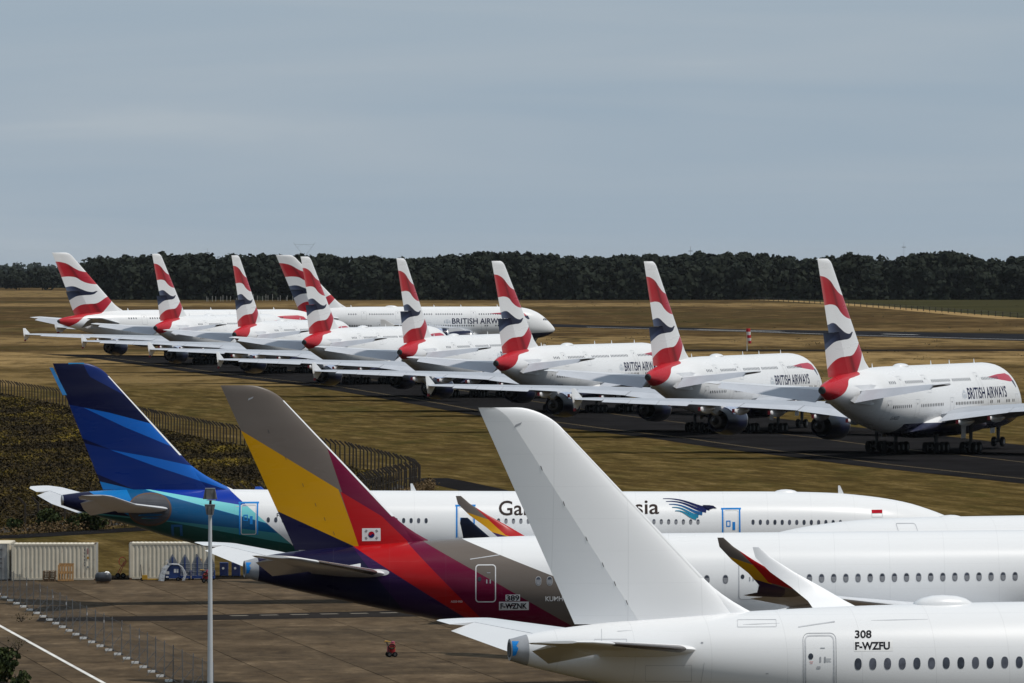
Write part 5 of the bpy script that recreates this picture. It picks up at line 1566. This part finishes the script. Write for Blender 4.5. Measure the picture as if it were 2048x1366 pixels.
tag(bd, 'low dark tarpaulin-covered bundle on the apron between the two containers', 'bundle')

# pallet truck with tall handle
pt = empty('pallet_truck', (-27.45, 520.9, float(g(520.9)) + .05))
M['yellow'] = plain('yellow_paint', (.40, .22, .015), .5)
MB().box(-.08, .3, -.25, .25, .1, .42).build('body', M['yellow'], pt)
for s_ in (-1, 1): MB().box(.3, 1.25, s_ * .2 - .08, s_ * .2 + .08, .08, .15).build('fork', M['yellow'], pt)
MB().tube((-.12, 0, .3), (-.2, 0, 1.2), .03, .025, 8).build('handle', M['dark_metal'], pt)
for s_ in (-1, 1): obj('wheel', wheel_mesh(.12, .08), pt, (-.1, s_ * .12, .12))
tag(pt, 'yellow hand pallet truck with upright dark handle before the right container', 'pallet truck')

# blue ground unit under a silver sheet
gu = empty('ground_power_unit', (-25.25, 520.9, float(g(520.9)) + .045))
M['blue'] = plain('blue_paint', (.010, .035, .15), .45, 0, .2)
n = NT('silver_foil'); n.obj_xyz(); f = n.noise(5, 5, .7)
M['foil'] = n.finish(n.mix(n.rng(f, .3, .7), (.42, .42, .43), (.75, .75, .76)), .35, .55, bump=f, bstr=.8, bdist=.08)
MB().loft([[(-.75, -.4, .2), (.55, -.4, .2), (.55, .4, .2), (-.75, .4, .2)], [(-.75, -.4, .75), (.55, -.4, .95), (.55, .4, .95), (-.75, .4, .75)], [(-.4, -.38, 1.12), (.45, -.38, 1.15), (.45, .38, 1.15), (-.4, .38, 1.12)]]).build('cabinet', M['blue'], gu)
for a, b, z0, z1 in ((-.5, -.25, .5, .72), (.1, .26, .62, .9), (.3, .44, .62, .9), (-.5, -.3, .25, .36)): MB().box(a, b, -.425, -.405, z0, z1).build('label', M['white_line'], gu)
for a in (-.6, .4): obj('wheel', wheel_mesh(.15, .1), gu, (a, -.36, .15)); obj('wheel', wheel_mesh(.15, .1), gu, (a, .36, .15))
def drape(pts_list):
    vs = [p for r_ in pts_list for p in r_]; m_ = len(pts_list[0])
    return MB().add(vs, [(i * m_ + j, i * m_ + j + 1, (i + 1) * m_ + j + 1, (i + 1) * m_ + j) for i in range(len(pts_list) - 1) for j in range(m_ - 1)])
jit = lambda s_: rng.uniform(-s_, s_)
arc_ = [(-1.05, .03), (-1.0, .4), (-.9, .8), (-.78, 1.05), (-.62, 1.32), (-.38, 1.62), (-.3, 1.25), (0, 1.28), (.4, 1.27), (.7, 1.05), (.9, .75), (1.0, .4), (.8, .12)]
grid = [[(a + jit(.03), yy + jit(.04), z * (1 - .06 * abs(yy)) + jit(.04)) for a, z in arc_] for yy in (-.5, -.36, -.15, .1, .3, .45)]
drape(grid).build('silver_sheet', M['foil'], gu, 30)
drape([[(-1.04, -.52, .02), (-.9, -.5, .6), (-.75, -.5, 1.0), (-.5, -.46, 1.2)], [(-.62, -.56, .0), (-.55, -.54, .45), (-.40, -.52, .85), (-.15, -.47, 1.24)]]).build('silver_flap', M['foil'], gu, 30)
drape([[(.58, -.5, 1.12), (.78, -.52, .7), (.82, -.52, .35), (.7, -.54, .02)], [(.72, -.5, 1.06), (.96, -.52, .7), (1.02, -.52, .4), (.92, -.54, .05)]]).build('silver_flap', M['foil'], gu, 30)
tag(gu, 'blue ground unit half wrapped in crumpled silver sheet', 'ground unit')

# pointed panel racks
M['rack_grey'] = plain('rack_grey', (.17, .18, .20), .5)
def rack(x, y, lab):
    r_ = empty('panel_rack', (x, y, float(g(y)) + .045))
    pts_ = [(-.38, .35), (.38, .35), (.42, 1.15), (.24, 1.55), (0, 1.95), (-.24, 1.55), (-.42, 1.15)]
    MB().loft([[(a, -.03, z) for a, z in pts_], [(a, .03, z) for a, z in pts_]]).build('panel', M['rack_grey'], r_)
    for z in (.6, .9, 1.2): MB().box(-.38, .38, -.045, -.031, z, z + .03).build('rib', M['metal'], r_)
    MB().box(-.05, .05, -.09, -.046, .3, 1.7).build('post', M['blue'], r_)
    MB().box(-.42, .42, -.35, .35, .12, .32).build('base', M['blue'], r_)
    for s_ in (-1, 1): MB().box(s_ * .40 - .03, s_ * .40 + .03, -.3, .3, .32, .72).build('guard', M['blue'], r_)
    for s_ in (-1, 1):
        for b in (-.28, .28): obj('wheel', wheel_mesh(.08, .05), r_, (s_ * .34, b, .08))
    tag(r_, lab, 'rack', 'pointed grey panels on blue wheeled bases')
for (x, lab) in ((-25.35, 'pointed grey rack on blue base, leftmost, behind the silver-wrapped unit'), (-24.42, 'pointed grey rack on blue base, second from the left'),
                 (-23.5, 'pointed grey rack on blue base, third from the left'), (-22.6, 'pointed grey rack on blue base, rightmost, beside the lamp mast')):
    rack(x, 522.4, lab)
# blue cabinets
for x, lab in ((-21.75, 'dark blue upright cabinet with a white oval mark, left of the pair'), (-20.85, 'dark blue upright cabinet right of the pair, partly behind the white tailplane')):
    c_ = empty('blue_cabinet', (x, 528.5, float(g(528.5)) + .04))
    MB().box(-.32, .32, -.3, .3, .05, 1.05).build('body', M['blue'], c_)
    MB().box(-.29, .29, -.32, -.302, .1, .98).build('door', M['navy'], c_)
    MB().lathe([(-.335, .09), (-.322, .09)], 'y', 14, (-.05, 0, .62)).build('label', M['white_line'], c_)
    for a in (-.25, .25): MB().box(a - .05, a + .05, -.25, .25, 0, .05).build('foot', M['dark_metal'], c_)
    tag(c_, lab, 'cabinet', 'blue cabinets beyond the racks')
MB().box(-.07, .07, -.07, .07, 0, .5)
# red hose trolley behind the gap
ht = empty('hose_trolley', (-29.35, 525.5, float(g(525.5)) + .03))
M['red'] = plain('red_paint', (.34, .015, .015), .45, 0, .2)
MB().tube((-.3, 0, .35), (.2, 0, 1.2), .03, .03, 6).tube((-.1, .2, .35), (.3, .2, 1.3), .03, .03, 6).tube((-.3, 0, .35), (-.1, .2, .35), .03, .03, 6).build('frame', M['red'], ht)
for a in (-.25, .15): obj('wheel', wheel_mesh(.2, .1), ht, (a, 0, .2))
mb = MB(); pr = None
for i in range(13):
    a = 2 * math.pi * i / 12; q = (.1 + .28 * math.cos(a), -.05, 1.25 + .33 * math.sin(a))
    if pr: mb.tube(pr, q, .025, .025, 5)
    pr = q
mb.build('hose', M['red'], ht)
tag(ht, 'red hose trolley half hidden behind the right container\'s left end', 'trolley')

# wheeled fire extinguishers
def extinguisher(x, y, lab, rz=0):
    e = empty('wheeled_extinguisher', (x, y, float(g(y)) + .05), rz)
    MB().lathe([(.18, .08), (.2, .16), (.28, .19), (.70, .19), (.80, .15), (.86, .05), (.90, .04)], 'z', 16, (.08, 0, 0)).build('cylinder', M['red'], e, 50)
    MB().lathe([(.28, .06), (.3, .09), (.62, .09), (.67, .03)], 'z', 12, (-.16, -.06, 0)).build('gas_bottle', M['red'], e, 50)
    MB().lathe([(.84, .05), (.86, .12), (.93, .11), (.95, .04)], 'z', 12, (.12, -.02, 0)).build('cap', plain('pink_cap', (.36, .04, .09), .35), e, 50)
    MB().tube((-.2, -.18, .1), (-.2, -.18, .75), .02, .02, 6).tube((-.2, .18, .1), (-.2, .18, .75), .02, .02, 6).tube((-.2, -.18, .75), (-.32, -.18, .98), .02, .02, 6).tube((-.2, .18, .75), (-.32, .18, .98), .02, .02, 6).tube((-.32, -.18, .98), (-.32, .18, .98), .02, .02, 6).tube((.28, -.2, .2), (-.25, -.2, .2), .02, .02, 6).build('frame', M['dark_metal'], e)
    MB().tube((-.05, -.2, .92), (-.4, -.2, .97), .03, .045, 8).tube((-.4, -.2, .97), (-.42, -.1, .9), .03, .03, 6).build('hose_nozzle', M['yellow'], e)
    mb = MB()
    for k_ in range(3):
        pr = None
        for i in range(11):
            a = 2 * math.pi * i / 10; q = (.02 + .2 * math.cos(a), -.2 - .03 * k_, .62 + .14 * math.sin(a) + .02 * k_)
            if pr: mb.tube(pr, q, .018, .018, 5)
            pr = q
    mb.build('hose', M['black'], e)
    MB().box(-.12, .25, -.195, -.19, .52, .57).build('band', M['yellow'], e)
    for a in (-.14, .2): obj('wheel', wheel_mesh(.16, .09), e, (a, -.24, .16)); obj('wheel', wheel_mesh(.16, .09), e, (a, .24, .16))
    tag(e, lab, 'extinguisher', 'red wheeled fire extinguishers')
extinguisher(-22.65, 517.7, 'red wheeled extinguisher half hidden by the lamp mast near the racks')
extinguisher(-7.3, 422, 'red wheeled extinguisher alone on the open apron below the striped-tail jet', .2)

# ------------------------------------------------------------------ lamp mast
lm = empty('floodlight_mast', (-12.08, 280, float(g(280))))
M['mast'] = plain('galvanised_mast', (.50, .52, .54), .45, .1, .06, 1)
M['lamp_case'] = plain('lamp_housing', (.13, .125, .12), .45, .4, .25, 6)
zb_ = float(g(280))
MB().tube((0, 0, -.1), (0, 0, 13.2), .155, .068, 16).build('pole', M['mast'], lm, 40)
MB().tube((0, 0, 13.1), (0, 0, 13.42), .075, .09, 12).build('collar', M['metal'], lm, 40)
MB().tube((0, 0, 13.4), (.02, 0, 13.66), .055, .05, 10).build('bracket', M['black'], lm)
def lamp(z0, tilt, h, w0, w1, yy):
    a, b = w0 / 2, w1 / 2
    o = MB().loft([[(-a, yy - .14, z0), (a, yy - .14, z0), (a, yy + .14, z0), (-a, yy + .14, z0)], [(-b, yy - .10, z0 + h), (b, yy - .10, z0 + h), (b, yy + .10, z0 + h), (-b, yy + .10, z0 + h)]]).build('lamp', M['lamp_case'], lm)
    for k_ in (-.3, .3): MB().box(k_ * w0 - .015, k_ * w0 + .015, yy - .165, yy - .13, z0 + .02, z0 + h - .05).build('fin_rib', M['dark_metal'], o)
    MB().box(-b, b, yy - .115, yy + .115, z0 + h, z0 + h + .02).build('lid', M['metal'], o)
    MB().box(-a * .5, a * .8, yy - .16, yy - .14, z0 - .05, z0 - .02).build('bracket', M['metal'], o)
    return o
lamp(13.70, 0, .42, .56, .40, 0)
lamp(13.08, 0, .40, .26, .42, -.16)
tag(lm, 'tall grey floodlight mast with stacked lamp heads standing in front of the blue jet', 'lamp mast')

# ------------------------------------------------------------------ windsock, masts, pylon
wsck = empty('windsock', (58.1, 1730, float(g(1730))))
MB().tube((0, 0, 0), (0, 0, 5.6), .09, .06, 8).build('pole', M['foot'], wsck)
M['sock_red'] = plain('sock_red', (.42, .012, .02), .8); M['sock_white'] = plain('sock_white', (.62, .58, .55), .8)
zz = [5.6, 4.75, 3.95, 3.2, 2.5, 1.85]; rr2 = [.52, .5, .47, .43, .38, .32]
for i in range(5):
    MB().lathe([(zz[i + 1], rr2[i + 1]), ((zz[i] + zz[i + 1]) / 2, rr2[i] * 1.03), (zz[i], rr2[i])], 'z', 14, (.28 + .10 * i, 0, 0)).build('band', M['sock_red'] if i % 2 == 0 else M['sock_white'], wsck, 60)
tag(wsck, 'limp red and white windsock on a pole beyond the second airliner', 'windsock')
M['faint'] = plain('distant_steel', (.30, .32, .34), .6)
def mast(x, y, h, lab, r0=.5):
    m_ = empty('radio_mast', (x, y, float(g(y)))); mb = MB()
    mb.tube((0, 0, 0), (0, 0, h), r0, r0 * .5, 6)
    mb.build('column', M['faint'], m_); MB().box(-1.2, 1.2, -.2, .2, h * .9, h * .9 + .4).build('cross_arm', M['faint'], m_)
    tag(m_, lab, 'mast', 'thin masts on the skyline')
mast(102, 4000, 29.5, 'thin lattice mast rising from the wood right of centre', .22)
mast(225, 4020, 32, 'thin mast on the skyline at the right, behind the nearest red-tailed fin', .12)
mast(-174, 4000, 28.5, 'thin mast on the skyline left of the third fin', .1)
py_ = empty('power_pylon', (-178, 6000, float(g(6000)))); mb = MB()
for s_ in (-1, 1):
    mb.tube((s_ * 4, 0, 0), (s_ * 1.2, 0, 26), .16, .12, 5); mb.tube((s_ * 1.2, 0, 26), (s_ * 6.5, 0, 33), .12, .1, 5); mb.tube((s_ * 6.5, 0, 33), (s_ * 9.5, 0, 37), .12, .08, 5)
    mb.tube((s_ * 6.5, 0, 33), (s_ * 1, 0, 35), .08, .08, 4)
for k_ in range(6): mb.tube((-4 + k_ * .45, 0, 4.2 * k_), (4 - (k_ + 1) * .45, 0, 4.2 * (k_ + 1)), .18, .18, 4).tube((4 - k_ * .45, 0, 4.2 * k_), (-4 + (k_ + 1) * .45, 0, 4.2 * (k_ + 1)), .18, .18, 4)
mb.build('tower', M['faint'], py_); MB().tube((-8.5, 0, 35.2), (8.5, 0, 35.2), .1, .1, 5).build('cross_arm', M['faint'], py_)
tag(py_, 'faint power pylon on the skyline above the wood, left of centre', 'pylon')
print('slabs', cnt)

# ------------------------------------------------------------------ thin summer haze over the whole airfield
hz = MB().box(-20000, 20000, -700, 61000, -300, 75).build('haze', None)
hz.data.materials.clear()
hm = bpy.data.materials.new('haze_air'); hm.use_nodes = True
ht_ = hm.node_tree; ht_.nodes.clear()
ho = ht_.nodes.new('ShaderNodeOutputMaterial'); pv = ht_.nodes.new('ShaderNodeVolumePrincipled')
pv.inputs['Color'].default_value = (.80, .86, .92, 1); pv.inputs['Density'].default_value = 6e-6
ht_.links.new(pv.outputs[0], ho.inputs['Volume'])
hz.data.materials.append(hm)
tag(hz, 'thin pale haze over the airfield', 'haze', kind='stuff')
sc.cycles.volume_bounces = 0
